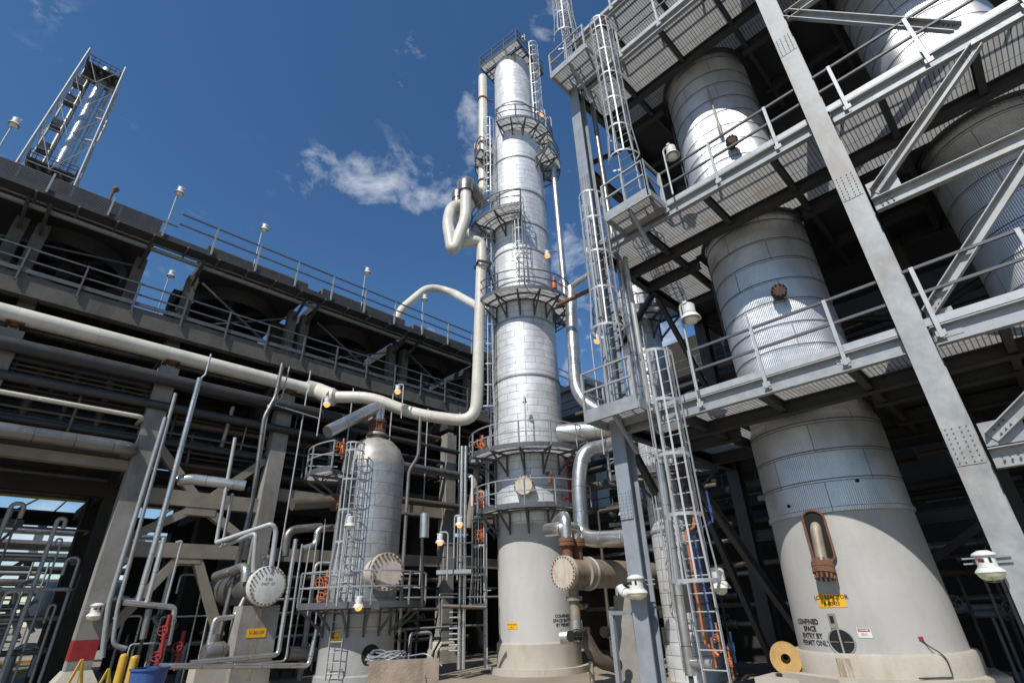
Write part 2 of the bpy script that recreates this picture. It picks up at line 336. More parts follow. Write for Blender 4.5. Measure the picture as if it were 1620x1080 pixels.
# ---------------------------------------------------------------- generic builders
def railing(mb, pts, z, h=1.07, post=1.5, closed=False, toe=True, pw=.05, rw=.045):
    pts = [V(p[0], p[1], z) for p in pts]
    for a, b in zip(pts[:-1], pts[1:]):
        for hh in (h, h*.55): mb.bar(a+V(0,0,hh), b+V(0,0,hh), rw, rw)
        if toe: mb.bar(a+V(0,0,.07), b+V(0,0,.07), .012, .12)
    mb2 = []
    for a, b in zip(pts[:-1], pts[1:]):
        L = (b-a).length; n = max(1, round(L/post))
        for i in range(n+1): mb2.append(a+(b-a)*(i/n))
    if not hasattr(mb, 'seen'): mb.seen = set()
    for p in mb2:
        k = (round(p.x, 2), round(p.y, 2), round(z, 2))
        if k in mb.seen: continue
        mb.seen.add(k); mb.bar(p-V(0,0,.15), p+V(0,0,h+.013), pw, pw)
def ladder_parts(parent, base, face, z0, z1, cage0=None, r=.36, lw=.46, m='galv_light', one=False, hoop=1.25):
    """base: (x,y) of ladder centre line; face: azimuth (deg) the climber's back points to"""
    d = V(math.cos(R_(face)), math.sin(R_(face)), 0); sx = V(-d.y, d.x, 0); b = V(base[0], base[1], 0)
    mb = MB(); mr = mb
    for s in (-1, 1): mb.bar(b+sx*(s*lw/2)+V(0,0,z0), b+sx*(s*lw/2)+V(0,0,z1), .022, .075, up=d)
    z = z0+.2
    while z < z1-.05:
        mb.tube([b-sx*(lw/2)+V(0,0,z), b+sx*(lw/2)+V(0,0,z)], .014, 5); z += .3
    z = z0+.3
    while z < z1:
        for s in (-1, 1): mb.bar(b+sx*(s*lw/2)+V(0,0,z), b+sx*(s*lw/2)-d*.2+V(0,0,z), .05, .03)
        z += 2.4
    rails = mb.build('ladder', M[m], parent, 0)
    if cage0 is not None:
        cb = MB(); zs = []; z = cage0
        while z < z1+.01: zs.append(z); z += hoop
        if z1-zs[-1] > .3: zs.append(z1)
        def cp(t, zz, rs=1.0):   # t 0..1 round the cage
            a = math.pi*t; return b+sx*(math.cos(a)*r*rs)+d*(.12+math.sin(a)*(r*1.25*rs))+V(0,0,zz)
        for i, zz in enumerate(zs):
            rs = 1.22 if i == 0 and cage0 > 2.2 and z1-cage0 > 3 else 1.0
            pts = [b+sx*(lw/2)+V(0,0,zz)]+[cp(t/12, zz, rs) for t in range(13)]+[b-sx*(lw/2)+V(0,0,zz)]
            for p, q in zip(pts[:-1], pts[1:]): cb.bar(p, q, .008, .065)
        for k in range(7):
            t = k/6
            for j in range(len(zs)-1):
                rs = 1.22 if j == 0 and cage0 > 2.2 and z1-cage0 > 3 else 1.0
                p = cp(t, zs[j], rs); q = cp(t, zs[j+1]); cb.bar(p, q, .038, .008, up=(p-b-V(0,0,zs[j])).normalized())
        cb.build('cage', M[m], parent, 0)
def arc_platform(parent, c, r_in, r_out, a0, a1, z, rail=True, step=30, brk=True, gm='grating_t', h=1.07, rail_m='rail', ends=True):
    n = max(1, round((a1-a0)/step)); seg = max(8, int((a1-a0)/7)); full = a1-a0 > 359
    fr = MB(); fr.ring((*c, z+.03), r_out, .02, .2, seg, a0, a1); fr.ring((*c, z-.0), r_in+.03, .04, .1, seg, a0, a1)
    fr.ring((*c, z-.02), (r_in+r_out)/2, .05, .06, seg, a0, a1)
    for i in range(n+1):
        a = a0+(a1-a0)*i/n; fr.bar(polar(c, r_in, a, z-.05), polar(c, r_out-.01, a, z-.05), .07, .09)
    p = fr.build('platform', M['rail'], parent, 0)
    g = MB(); g.lathe([(r_in+.02, 0), (r_out-.015, 0)], (*c, z+.012), seg, None, a0, a1); g.build('grating', M[gm], p, 0)
    if brk:
        for i in range(n+1):
            if full and i == n: break
            a = a0+(a1-a0)*i/n; b = MB(); b.bar(polar(c, r_in-.0, a, z-.85), polar(c, r_out-.15, a, z-.10), .07, .07)
            b.bar(polar(c, r_in+.03, a, z-.95), polar(c, r_in+.03, a, z-.1), .07, .05); b.build('bracket', M['rail'], p, 0)
    if rail:
        rb = MB(); 
        for hh in (h, h*.55): 
            pts = [polar(c, r_out, a0+(a1-a0)*k/seg, z+hh) for k in range(seg+1)]
            for u, w in zip(pts[:-1], pts[1:]): rb.bar(u, w, .045, .045)
            if ends and not full:
                for a in (a0, a1): rb.bar(polar(c, r_in+.15, a, z+hh), polar(c, r_out, a, z+hh), .04, .04)
        np_ = max(2, round((a1-a0)/360*2*math.pi*r_out/1.3))
        for k in range(np_+1):
            q = polar(c, r_out, a0+(a1-a0)*k/np_, z); rb.bar(q, q+V(0,0,h), .05, .05)
        rb.build('railing', M[rail_m], p, 0)
    return p
def flange(mb, c, ax, r, t=.12, bolts=16, br=.025, bl=.1):
    """bolted flange disc centred at c"""
    ax = V(*ax).normalized(); c = V(*c)
    mb.lathe([(0, -t/2), (r, -t/2), (r, t/2), (0, t/2)], c, 32, ax)
def boltring(mb, c, ax, r, n, br=.03, L=.2):
    ax = V(*ax).normalized(); c = V(*c); up = V(0,0,1) if abs(ax.z) < .9 else V(1,0,0); x = up.cross(ax).normalized(); y = ax.cross(x)
    for k in range(n):
        a = 2*math.pi*k/n; p = c+x*(r*math.cos(a))+y*(r*math.sin(a)); mb.tube([p-ax*L/2, p+ax*L/2], br, 6)
def pipe(label, pts, r, m='silver', bend=None, cat='pipe', group=None, seg=None, name='pipe', collars=0):
    mb = MB(); mb.tube(pts, r, seg or (20 if r > .15 else 12 if r > .06 else 8), bend if bend is not None else r*3)
    o = mb.build(name, M[m], None, 1.0); tag(o, label, cat, group); return o
def hvalve(mb, c, ax, r=.12, stem=V(0,0,1)):
    c = V(*c); ax = V(*ax).normalized(); 
    mb.lathe([(0,-2*r),(r*1.25,-2*r),(r*1.25,-1.7*r),(r*.8,-1.7*r),(r*1.1,0),(r*.8,1.7*r),(r*1.25,1.7*r),(r*1.25,2*r),(0,2*r)], c, 12, ax)
    mb.tube([c, c+stem*(r*3.6)], r*.25, 6)
    t = c+stem*(r*3.5); x = stem.cross(V(1,0.3,0)).normalized(); y = stem.cross(x)
    ring = [t+x*(r*1.5*math.cos(a*math.pi/6))+y*(r*1.5*math.sin(a*math.pi/6)) for a in range(13)]
    mb.tube(ring, r*.14, 5)
    for a in (0, 3, 6, 9): mb.tube([t, ring[a]], r*.1, 4)
def lamp(p, label, arm=None, post=None, lit=False, s=1.0, group=None, light=0, facing=V(0,0,-1)):
    """floodlight hanging at p (rim centre); arm: bracket point; post: foot point of a conduit post"""
    p = V(*p); t = thing('flood_lamp', label, 'lamp', tuple(post if post is not None else p), group)
    h = MB(); h.lathe([(0,.36*s),(.10*s,.36*s),(.13*s,.33*s),(.13*s,.15*s),(.10*s,.12*s)], p, 16); 
    h.box(p+V(0,0,.36*s), (.3*s, .08*s, .05*s)); h.build('housing', M['white'], t, .5)
    d = MB(); d.lathe([(.10*s,.14*s),(.15*s,.11*s),(.21*s,0),(.20*s,-.005),(.14*s,.09*s),(.0,.1*s)], p, 20); d.build('shade', M['white'], t, .8)
    g = MB(); g.lathe([(.125*s,.05*s),(.135*s,0),(.11*s,-.08*s),(.05*s,-.12*s),(0,-.125*s)], p, 16); g.build('bulb', M['amber' if lit else 'globe'], t, 1.2)
    a = MB(); top = p+V(0,0,.38*s)
    if post is not None:
        q = V(*post); e = V(q.x, q.y, top.z+.05)
        a.tube([q, e, top+V(0,0,.05)], .028, 8, .12); a.build('post', M['galv_light'], t, 1)
    if arm is not None:
        a.tube([top, V(*arm)], .03, 8); a.build('arm', M['galv'], t, 1)
    if light:
        L = bpy.data.lights.new('lamp_glow', 'POINT'); L.energy = light; L.color = (1, .5, .2); L.shadow_soft_size = .12
        lo = bpy.data.objects.new('lamp_glow', L); COL.objects.link(lo); lo.location = p-V(0,0,.25)
    return t

# ================================================================= GROUND
g = MB(); g.add([(-600,-600,0),(900,-600,0),(900,900,0),(-600,900,0)], [(0,1,2,3)])
o = g.build('ground', M['ground'], None, 0); o['kind'] = 'structure'
# paved slab under the process unit, with joints
sl_ = MB()
for i in range(-3, 9):
    for j in range(-2, 8):
        sl_.box((i*4+1.98, j*4+1.98, -.046), (3.96, 3.96, .1))
o = sl_.build('pavement', M['ground'], None, 0); o['kind'] = 'structure'

# ================================================================= CENTRAL DISTILLATION TOWER
TC = (17.35, 16.29)
T = thing('distillation_tower', 'tall white metal-clad distillation tower in the middle with ringed platforms and square top deck', 'tower', (*TC, 0))
mb = MB(); mb.lathe([(0,1.05),(1.64,1.05),(1.68,1.0),(1.68,.22),(1.92,.22),(1.92,0)], (*TC,0), 48); mb.build('pedestal', M['pedestal'], T, .4)
mb = MB(); mb.lathe([(1.58,1.05),(1.58,5.35)], (*TC,0), 72); mb.build('skirt', M['skirt'], T, .8)
mb = MB(); mb.lathe([(1.58,5.3),(1.67,5.36),(1.67,8.5),(1.64,9.6),(1.62,28.3)], (*TC,0), 96); mb.build('shell', M['tower_clad'], T, .8)
mb = MB(); mb.lathe([(1.62,28.3),(1.30,29.2),(1.28,36.2),(1.22,36.5)], (*TC,0), 80); sh = mb.build('upper_shell', M['tower_clad'], T, .8)
mb = MB(); mb.lathe([(1.22,36.5),(1.1,36.95),(.8,37.25),(.4,37.4),(0,37.45)], (*TC,0), 48); mb.tube([(TC[0],TC[1],37.3),(TC[0],TC[1],38.0)], .25, 14); mb.build('top_head', M['silver_dull'], T, .8)
for z, r in [(8.6,1.66),(12.0,1.63),(15.1,1.62),(17.3,1.62),(19.4,1.62),(21.2,1.62),(23.6,1.62),(26.3,1.62),(31.6,1.28)]:
    mb = MB(); mb.ring((*TC, z), r+.02, .06, .09, 72); mb.build('stiffener_ring', M['galv'], T, .5)
# square top deck, a corner towards the camera
sq = MB(); tp = thing  # placeholder
ca, sa = math.cos(R_(8)), math.sin(R_(8))
def rot8(dx, dy): return V(TC[0]+dx*ca-dy*sa, TC[1]+dx*sa+dy*ca, 0)
hw = 1.62; cs = [rot8(-hw,-hw), rot8(hw,-hw), rot8(hw,hw), rot8(-hw,hw), rot8(-hw,-hw)]
for a, b in zip(cs[:-1], cs[1:]): sq.bar(a+V(0,0,36.62), b+V(0,0,36.62), .03, .26); 
for k in (-1.0, -.3, .3, 1.0): sq.bar(rot8(k, -hw)+V(0,0,36.55), rot8(k, hw)+V(0,0,36.55), .08, .12)
P = sq.build('platform', M['steel_dark'], T, 0)
gb = MB(); gb.add([c+V(0,0,36.66) for c in cs[:4]], [(0,1,2,3)]); gb.build('grating', M['grating_t'], P, 0)
rb = MB(); railing(rb, cs, 36.66, post=1.1, toe=False, rw=.05, pw=.06); rb.build('railing', M['rail'], P, 0)
for q in range(4):
    mb = MB(); mb.bar(polar(TC, 1.24, 53+q*90, 35.6), cs[(q+2) % 4]*1+V(0,0,36.5)+(V(*TC,0)-cs[(q+2) % 4])*.2, .07, .07); mb.build('bracket', M['rail'], P, 0)
# ring platforms (angles: 223 faces the camera, larger is to the right)
arc_platform(T, TC, 1.32, 2.45, 196, 372, 28.75, step=22)
arc_platform(T, TC, 1.65, 2.75, 268, 335, 26.6, step=22)
arc_platform(T, TC, 1.66, 2.65, 118, 168, 27.2, step=17)
arc_platform(T, TC, 1.66, 2.95, 136, 226, 21.3, step=30)
arc_platform(T, TC, 1.66, 2.75, 168, 342, 16.15, step=25)
arc_platform(T, TC, 1.70, 2.85, 132, 352, 8.25, step=27, gm='grating_t', rail_m='galv')
arc_platform(T, TC, 1.70, 2.65, 134, 300, 5.85, step=27, gm='grating_t', rail_m='galv')
# caged ladders on the tower
def tlad(az, z0, z1, c0=None, rr_=1.62, off=.25, face=None, **k):
    b = polar(TC, rr_+off, az, 0); ladder_parts(T, (b.x, b.y), az if face is None else face, z0, z1, c0, **k)
tlad(160, 8.3, 22.0, 10.6, hoop=1.1); tlad(148, .2, 6.8, 2.4, rr_=1.9, hoop=1.1); tlad(172, 22.0, 29.8, 23.5, hoop=1.1, rr_=1.64); tlad(222, 16.2, 22.3, 18.3, hoop=.9, rr_=1.66)
tlad(282, 28.8, 37.9, 30.4, rr_=1.35, hoop=1.0); tlad(150, 5.9, 9.3, None, rr_=1.8)
# manway with studded cover between the two lowest platforms
d = polar((0,0),1,214,0); mc = polar(TC, 1.67, 214, 6.75)
mb = MB(); mb.lathe([(.3,-.1),(.3,.22),(.42,.22),(.42,.30),(.36,.30),(.36,.36),(0,.36)], mc, 28, d); mw = mb.build('manway', M['oldflange'], T, .6)
mb = MB(); boltring(mb, mc+d*.28, d, .40, 18, .025, .2); mb.build('studs', M['rust'], mw, 0)
mb = MB(); mb.tube([mc+V(0,0,.95)+d*.1, mc+V(0,0,.6)+d*.3, mc+V(.2,-.2,.55)+d*.35, mc+V(.25,-.25,.1)+d*.4], .03, 6, .1); mb.build('davit', M['galv'], T, 1)
mb = MB(); mb.tube([polar(TC,1.72,246,7.3),polar(TC,1.95,246,7.3)], .06, 8); hvalve(mb, polar(TC,2.05,246,7.0), (0,0,1), .09, polar((0,0),1,246,0)); mb.build('drain_valve', M['rust'], T, 1)
mb = MB(); patch_on_cyl(mb, TC, 1.585, 184, 1.62, .52, .22); sg = mb.build('nameplate', M['yellow_sign'], T, 0)
for lz, tx in ((1.665,'FRACTIONATOR'),(1.57,'V-80-12')): text_on_cyl('lettering', tx, .062, TC, 1.596, 184, lz, M['black'], sg)
text_on_cyl('stencil', 'CONFINED\nSPACE ENTRY\nBY PERMIT', .15, TC, 1.587, 262, 1.75, M['black'], T, lh=1.0, bold=.004)
# lower nozzle with orange valves on the platform
for a, z in ((150, 8.9), (158, 8.8), (146, 6.5), (152, 6.4), (150, 5.0), (268, 16.9)):
    c = polar(TC, 2.35, a, z); v = MB(); hvalve(v, c, (0,0,1), .12, polar((0,0),1,a+60,0)); v.tube([c-V(0,0,.5), c+V(0,0,.5)], .05, 8)
    tag(v.build('gate_valve', M['orange'], None, 1), {0:''}.get(1, 'orange gate valve on the tower platform, ' + {8.9:'outermost on the second lowest platform',8.8:'nearer the ladder on the second lowest platform',6.5:'outer one on the lowest platform',6.4:'inner one on the lowest platform',5.0:'hung below the lowest platform',16.9:'at the right of the mid-height platform'}[z]), 'valve')

# ================================================================= REACTORS
def vessel_holes(z): pass
def reactor(c, R, face, name, label, first):
    t = thing(name, label, 'reactor', (*c, 0))
    mb = MB(); mb.lathe([(0,.92),(R+.62,.92),(R+.62,0)], (*c,0), 8, None, face-22.5, face+337.5); mb.build('plinth', M['pedestal'], t, .3)
    mb = MB(); mb.lathe([(R+.12,1.29),(R+.22,1.29),(R+.25,1.23),(R+.25,.92)], (*c,0), 8 if 0 else 64); mb.build('pedestal', M['pedestal'], t, .5)
    mb = MB(); mb.lathe([(R+.03,3.78),(R+.05,3.7),(R+.12,1.28)], (*c,0), 96); mb.build('skirt', M['skirt_grey'], t, .8)
    pr_ = [(R+.02,3.75),(R+.09,3.75),(R+.09,3.83),(R+.06,3.85),(R+.06,5.75),(R+.02,5.85)]
    mb = MB(); mb.lathe(pr_, (*c,0), 128); mb.build('lower_cladding', M['reactor_clad'], t, .8)
    mb = MB(); mb.lathe([(R-.01,5.8),(R-.01,26)], (*c,0), 128); mb.build('shell', M['reactor_clad'], t, .8)
    z = 4.4; mb = MB()
    while z < 25.5:
        rr_ = R+.062 if z < 5.8 else R-.008
        mb.ring((*c, z+random.uniform(-.02,.02)), rr_+.003, .012, .02, 96); z += .62
    mb.build('bands', M['rail'], t, .5)
    return t
C1 = (13.575, 3.42); R1 = 1.33
V1 = reactor(C1, R1, 194, 'reactor', 'silver corrugated reactor with pale skirt, yellow sign and stencilled warning', True)
C2 = (14.07, -1.95); R2 = 1.33
V2 = reactor(C2, R2, 172, 'reactor', 'silver corrugated reactor at the right edge of the photo behind diagonal braces', False)
def arot(a): return polar((0,0),1,a,0)
def cylz(deg, z, r=R1): return polar(C1, r, deg, z)
# rusty bent outlet with blind flange coming out of an elongated opening
az = 176; n = arot(az); tg = V(-n.y, n.x, 0)   # tg points to picture left... (increasing azimuth = right)
ob = MB()
def capsule_ring(w, z0, z1, r):
    pts = []
    for k in range(17): a = math.pi*k/16; pts.append((math.cos(a)*w, z1+math.sin(a)*w))
    for k in range(17): a = math.pi+math.pi*k/16; pts.append((math.cos(a)*w, z0+math.sin(a)*w))
    return [polar(C1, r, az+math.degrees(p[0]/R1), p[1]) for p in pts]
inner = capsule_ring(.17, 2.98, 3.62, R1+.135); ob.add(inner+[cylz(az, 3.3, R1+.135)], [(i, (i+1) % 34, 34) for i in range(34)])
ob.build('outlet_opening', M['hole'], V1, 0)
mb = MB(); A = capsule_ring(.19, 2.98, 3.62, R1+.15); mb.tube(A+[A[0]], .025, 6, cap=False); mb.build('opening_rim', M['rust'], V1, 1)
mb = MB(); q0 = cylz(az, 3.55, R1+.02); q1 = cylz(az, 2.78, R1+.30)
mb.tube([q0, cylz(az,3.45,R1+.14), q1], .105, 18, .1); noz = mb.build('outlet_nozzle', M['rust_light'], V1, 1)
ax = (q1-cylz(az,3.45,R1+.14)).normalized()
mb = MB(); mb.lathe([(.1,-.02),(.2,-.0),(.2,.09),(.19,.10),(.2,.11),(.2,.20),(0,.20)], q1-ax*.04, 24, ax); boltring(mb, q1+ax*.08, ax, .165, 12, .022, .36); mb.build('blind_flange', M['rust'], noz, .6)
# plates, signs, lettering
mb = MB(); patch_on_cyl(mb, C1, R1+.10, 171.5, 2.16, .52, .23, .006); ys = mb.build('yellow_sign', M['yellow_sign'], V1, 0)
for z, tx in ((2.215,'LCO REACTOR'),(2.105,'R-80-03')): text_on_cyl('lettering', tx, .098, C1, R1+.109, 171.5, z, M['black'], ys, space=.95, bold=.001)
for k, tx in enumerate(['CONFINED','SPACE','ENTRY BY','PERMIT ONLY']):
    text_on_cyl('stencil_lettering', tx, .125, C1, R1+.118, 146+(-2,0,0,2)[k]*.8, 1.80-k*.123, M['black'], V1, space=.98, bold=.004)
for tt in V1.children: pass
mb = MB(); patch_on_cyl(mb, C1, R1+.115, 169, 1.82, .14, .24, .02); ip = mb.build('access_plate', M['rust_light'], V1, 0)
mb = MB(); patch_on_cyl(mb, C1, R1+.136, 169, 1.84, .07, .12, .006); mb.build('plate_hole', M['hole'], ip, 0)
mb = MB(); pts = [cylz(171+math.degrees(.215*math.cos(k/24*2*math.pi)/R1), 1.47+.215*math.sin(k/24*2*math.pi), R1+.122) for k in range(24)]
mb.add(pts+[cylz(171,1.47,R1+.122)], [(k, (k+1) % 24, 24) for k in range(24)]); hh = mb.build('vent_opening', M['hole'], V1, 0)
mb = MB(); mb.tube(pts+[pts[0]], .016, 6, cap=False); mb.bar(cylz(171,1.26,R1+.13), cylz(171,1.68,R1+.13), .03, .01); mb.bar(pts[0], pts[12], .03, .01); mb.build('opening_cross', M['galv'], hh, 1)
mb = MB(); patch_on_cyl(mb, C1, R1+.115, 188, 1.62, .22, .16, .006); ds = mb.build('danger_sign', M['white'], V1, 0)
mb = MB(); patch_on_cyl(mb, C1, R1+.122, 188, 1.665, .19, .05, .003); mb.build('red_panel', M['red'], ds, 0)
text_on_cyl('lettering', 'DANGER', .04, C1, R1+.127, 188, 1.665, M['white'], ds, bold=.001)
text_on_cyl('lettering', 'KEEP OUT\nNO ENTRY', .022, C1, R1+.123, 188, 1.595, M['black'], ds)
# grounding lug and cable
mb = MB(); q = cylz(222, 1.52, R1+.12); mb.box(q, (.06,.06,.06)); gl = mb.build('grounding_lug', M['red'], V1, 0)
mb = MB(); mb.tube([q, cylz(224,1.42,R1+.14), cylz(228,1.3,R1+.27), cylz(230,1.2,R1+.28), cylz(230,.95,R1+.28), cylz(210,.95,R1+.29)], .011, 5, .05); mb.build('grounding_cable', M['steel_dark'], V1, 1)
# fittings on the upper shells: nozzle with dark blind, thin instrument pipes
for (dg, z, r) in ((202, 8.85, .13), (203, 14.0, .12)):
    nn_ = arot(dg); c = polar(C1, R1-.05, dg, z); mb = MB(); mb.lathe([(r*.8,0),(r*.8,.2),(r*1.35,.2),(r*1.35,.36),(0,.36)], c, 20, nn_); boltring(mb, c+nn_*.28, nn_, r*1.15, 10, .02, .24); mb.build('nozzle', M['dark_rust'], V1, .6)
mb = MB(); mb.tube([cylz(196,16.6,R1+.06), cylz(196,14.9,R1+.06)], .03, 8); mb.tube([cylz(196,14.95,R1), cylz(196,14.95,R1+.12), cylz(196,14.5,R1+.12)], .05, 8, .05); mb.build('instrument_pipe', M['rust_light'], V1, 1)
for k in range(7):
    mb = MB(); q = cylz(148+k*3.2, 6.55+k*.03, R1-.0); nn_ = arot(148+k*3.2); mb.tube([q, q+nn_*.16, q+nn_*.16+V(0,0,.14)], .012, 5, .02); mb.lathe([(0,0),(.03,0),(.03,.06),(0,.06)], q+nn_*.16+V(0,0,.1), 8); mb.build('thermocouple', M['galv_light'], V1, .7)
for (dg, z0, z1) in ((262,16.9,11.6),(116,16.9,11.6),(120,10.4,8.6)):
    mb = MB(); mb.tube([cylz(dg,z0,R1+.05), cylz(dg,z1,R1+.05)], .025, 6); mb.build('conduit', M['pipe_dark'], V1, 1)
mb = MB(); mb.box(cylz(182,6.95,R1+.10), (.12,.2,.16), R_(182)); mb.build('junction_box', M['white'], V1, 0)
for dg, z in ((157,3.98),(216,4.3)):
    mb = MB(); q = cylz(dg, z, R1+.04); mb.tube([q, q+arot(dg)*.05], .035, 10); mb.build('plug', M['hole'], V1, 1)

# ================================================================= STEEL STRUCTURE ROUND THE REACTORS
FX = 10.4
S = thing('steel_structure', 'grey bolted steel structure with grated decks carrying the reactors', 'structure', (FX, 3, 0))
YL, YR, YRR = 6.7, .62, -5.5
ZD = [6.2, 11.5, 18.35, 21.0]          # deck tops
def part(mb, name, m, parent=S, smooth=0): return mb.build(name, M[m], parent, smooth)
for (x, y, m, w) in ((FX,YL,'steel_grey',.36),(FX,YR,'column',.38),(FX,YRR,'steel_grey',.4),(16.6,YL,'steel_dark',.36),(16.6,YR,'steel_dark',.36),(16.6,YRR,'steel_dark',.36)):
    mb = MB(); t_ = .03
    if y == YL and x == FX:          # H section, flange to the front
        mb.box((x-.17,y,12),(t_,w,24)); mb.box((x+.17,y,12),(t_,w,24)); mb.box((x,y,12),(.31,t_,24))
    else:
        mb.box((x-.19,y,13),(t_,w,26)); mb.box((x+.19,y,13),(t_,w,26)); mb.box((x,y,13),(.35,t_,26))
    mb.box((x,y,.03),(.62,.62,.06))
    cp_ = part(mb, 'column', m)
    if x == FX:
        for z in (4.2, 9.4, 13.9):
            mb = MB(); mb.box((x-.205,y,z),(.02,w*.92,.62))
            for j in range(8):
                for q in (-.13,-.05,.05,.13): mb.tube([(x-.214,y+q,z-.26+j*.0743),(x-.236,y+q,z-.26+j*.0743)], .010, 6)
            mb.build('splice_plate', M[m], cp_, 0)
# beams along Y at the deck edges
GX = 13.0                              # inner edge of the grated strip
for i, z in enumerate(ZD):
    y0, y1 = YRR-.3, YL
    top = z-.03
    mb = MB(); x = FX+.03
    # front channel: web with two flanges
    for (ya, yb) in ((YL-.19, YR+.22), (YR-.22, YRR)):
        mb.box((x, (ya+yb)/2, top-.17), (.02, abs(ya-yb), .30)); mb.box((x-.05,(ya+yb)/2, top-.01),(.13,abs(ya-yb),.022)); mb.box((x-.05,(ya+yb)/2, top-.33),(.13,abs(ya-yb),.022))
    part(mb, 'edge_beam', 'galv')
    mb = MB(); mb.box((x-.10,(y0+y1)/2,z+.06),(.012,y1-y0-.2,.14)); part(mb, 'toe_plate', 'galv_light')
    for xx in (12.02, GX+.1, 15.1, 16.6):
        # beams stop short of the vessels
        for (ya, yb) in (((YL, C1[1]+R1+.15), (C1[1]-R1-.15, C2[1]+R2+.15), (C2[1]-R2-.15, y0)) if 12.5 < xx < 15.5 else ((YL, y0),)):
            mb = MB(); mb.ibeam((xx,ya,top-.19),(xx,yb,top-.19),.2,.3); part(mb, 'beam', 'steel_dark')
    for yy in (6.7, 5.25, 3.42, 1.75, .62, -.45, -1.95, -3.4, -5.4):
        xe = 16.6 if (abs(yy-C1[1]) > R1+.1 and abs(yy-C2[1]) > R2+.1) else 12.0
        mb = MB(); mb.ibeam((FX+.05, yy, top-.16), (xe, yy, top-.16), .13, .24); part(mb, 'cross_beam', 'steel_dark')
    # grating with round cut-outs: strips of quads
    mb = MB(); ny = 120; ys = [y0+(y1+.15-y0)*k/ny for k in range(ny+1)]
    for k in range(ny):
        ya, yb = ys[k], ys[k+1]; ym = (ya+yb)/2; xe = GX
        for (c, R) in ((C1,R1),(C2,R2)):
            dy = abs(ym-c[1]); RR_ = R+.03
            if ym > 4.95 and i < 2: xe = 15.4
            if dy < RR_: xe = min(xe, c[0]-math.sqrt(RR_*RR_-dy*dy))
        mb.add([(FX-.06,ya,z),(xe,ya,z),(xe,yb,z),(FX-.06,yb,z)], [(0,1,2,3)])
        mb.add([(FX-.06,ya,z-.03),(xe,ya,z-.03),(xe,yb,z-.03),(FX-.06,yb,z-.03)], [(3,2,1,0)]) if 0 else None
    part(mb, 'grating_deck', 'grating')
    # solid checker plate behind
    mb = MB()
    for k in range(ny):
        ya, yb = ys[k], ys[k+1]; ym = (ya+yb)/2; segs = [(15.4 if ym > 4.95 and i < 2 else GX, 19.5)]
        for (c, R) in ((C1,R1),(C2,R2)):
            dy = abs(ym-c[1]); RR_ = R+.03
            if dy < RR_:
                h_ = math.sqrt(RR_*RR_-dy*dy); segs = [(GX, c[0]-h_), (c[0]+h_, 19.5)]
        for (xa, xb) in segs:
            if xb > xa+.02: mb.add([(xa,ya,z),(xb,ya,z),(xb,yb,z),(xa,yb,z)], [(0,1,2,3)])
    part(mb, 'plate_deck', 'steel_dark')
    # collars round the vessels
    for (c, R) in ((C1,R1),(C2,R2)):
        mb = MB(); mb.ring((*c, z+.02), R+.07, .10, .16, 64); part(mb, 'deck_collar', 'steel_dark', S, .5)
    # front railing
    if i < 4:
        rb = MB(); gap = {0: 4.55, 1: 4.35, 2: 4.75, 3: 4.75}[i]
        for hh in (1.07, .58): rb.bar((FX-.10, gap, z+hh), (FX-.10, YRR, z+hh), .05, .05)
        rl = part(rb, 'handrail', 'rail')
        y = gap; k = 0
        while y > YRR:
            if abs(y-YR) > .12:
                pb = MB(); pb.bar((FX-.13,y,z-.28),(FX-.13,y,z+1.09),.065,.04); pb.box((FX-.10,y,z-.2),(.05,.14,.1)); pb.build('post', M['galv_light'], rl, 0)
            y -= 1.42
# girts and braces in the front plane, right bay
def brace(a, b, m='column', w=.2, h=.2, name='brace'):
    mb = MB(); a = V(*a); b = V(*b); dd = (b-a).normalized(); nx = V(1,0,0); up = nx.cross(dd).normalized()
    # channel turned to the front: web + two flanges
    mid = (a+b)/2; L = (b-a).length
    mb.frame(mid, up, nx, dd, h, .018, L); mb.frame(mid+up*(h/2-.01)-nx*.06, up, nx, dd, .018, .115, L); mb.frame(mid-up*(h/2-.01)-nx*.06, up, nx, dd, .018, .115, L)
    o = part(mb, name, m)
    bb = MB()
    for e, s in ((a, 1), (b, -1)):
        for j in range(3):
            for q in (-1, 1): p = e+dd*(s*(.12+j*.09))+up*(q*.045); bb.tube([p-nx*.045, p-nx*.012], .016, 6)
    bb.build('bolts', M['rail'], o, 0); return o
yr = YR-.24
for z in (3.95, 8.82, 14.9): brace((FX,yr,z), (FX,YRR,z), h=.30, name='girt')
brace((FX,yr-.1,9.12), (FX,yr-2.35,11.1)); brace((FX,-1.85,8.6), (FX,yr-.05,6.42)); brace((FX,yr-.1,4.25),(FX,yr-2.2,5.8))
brace((FX,yr-.02,15.0),(FX,-1.9,11.7)); brace((FX,-2.7,15.2),(FX,yr-.1,17.9)); brace((FX, YRR+.3, 4.2),(FX,-2.9,5.8)); brace((FX,YRR+.3,9.1),(FX,-2.9,11.1))
for (z, w, h) in ((4.32,.5,.36),(9.22,.5,.36),(6.2,.36,.5),(11.45,.36,.5)):
    gp = MB(); gp.box((FX+.018,yr-w/2,z),(.014,w,h)); part(gp, 'gusset_plate', 'galv')
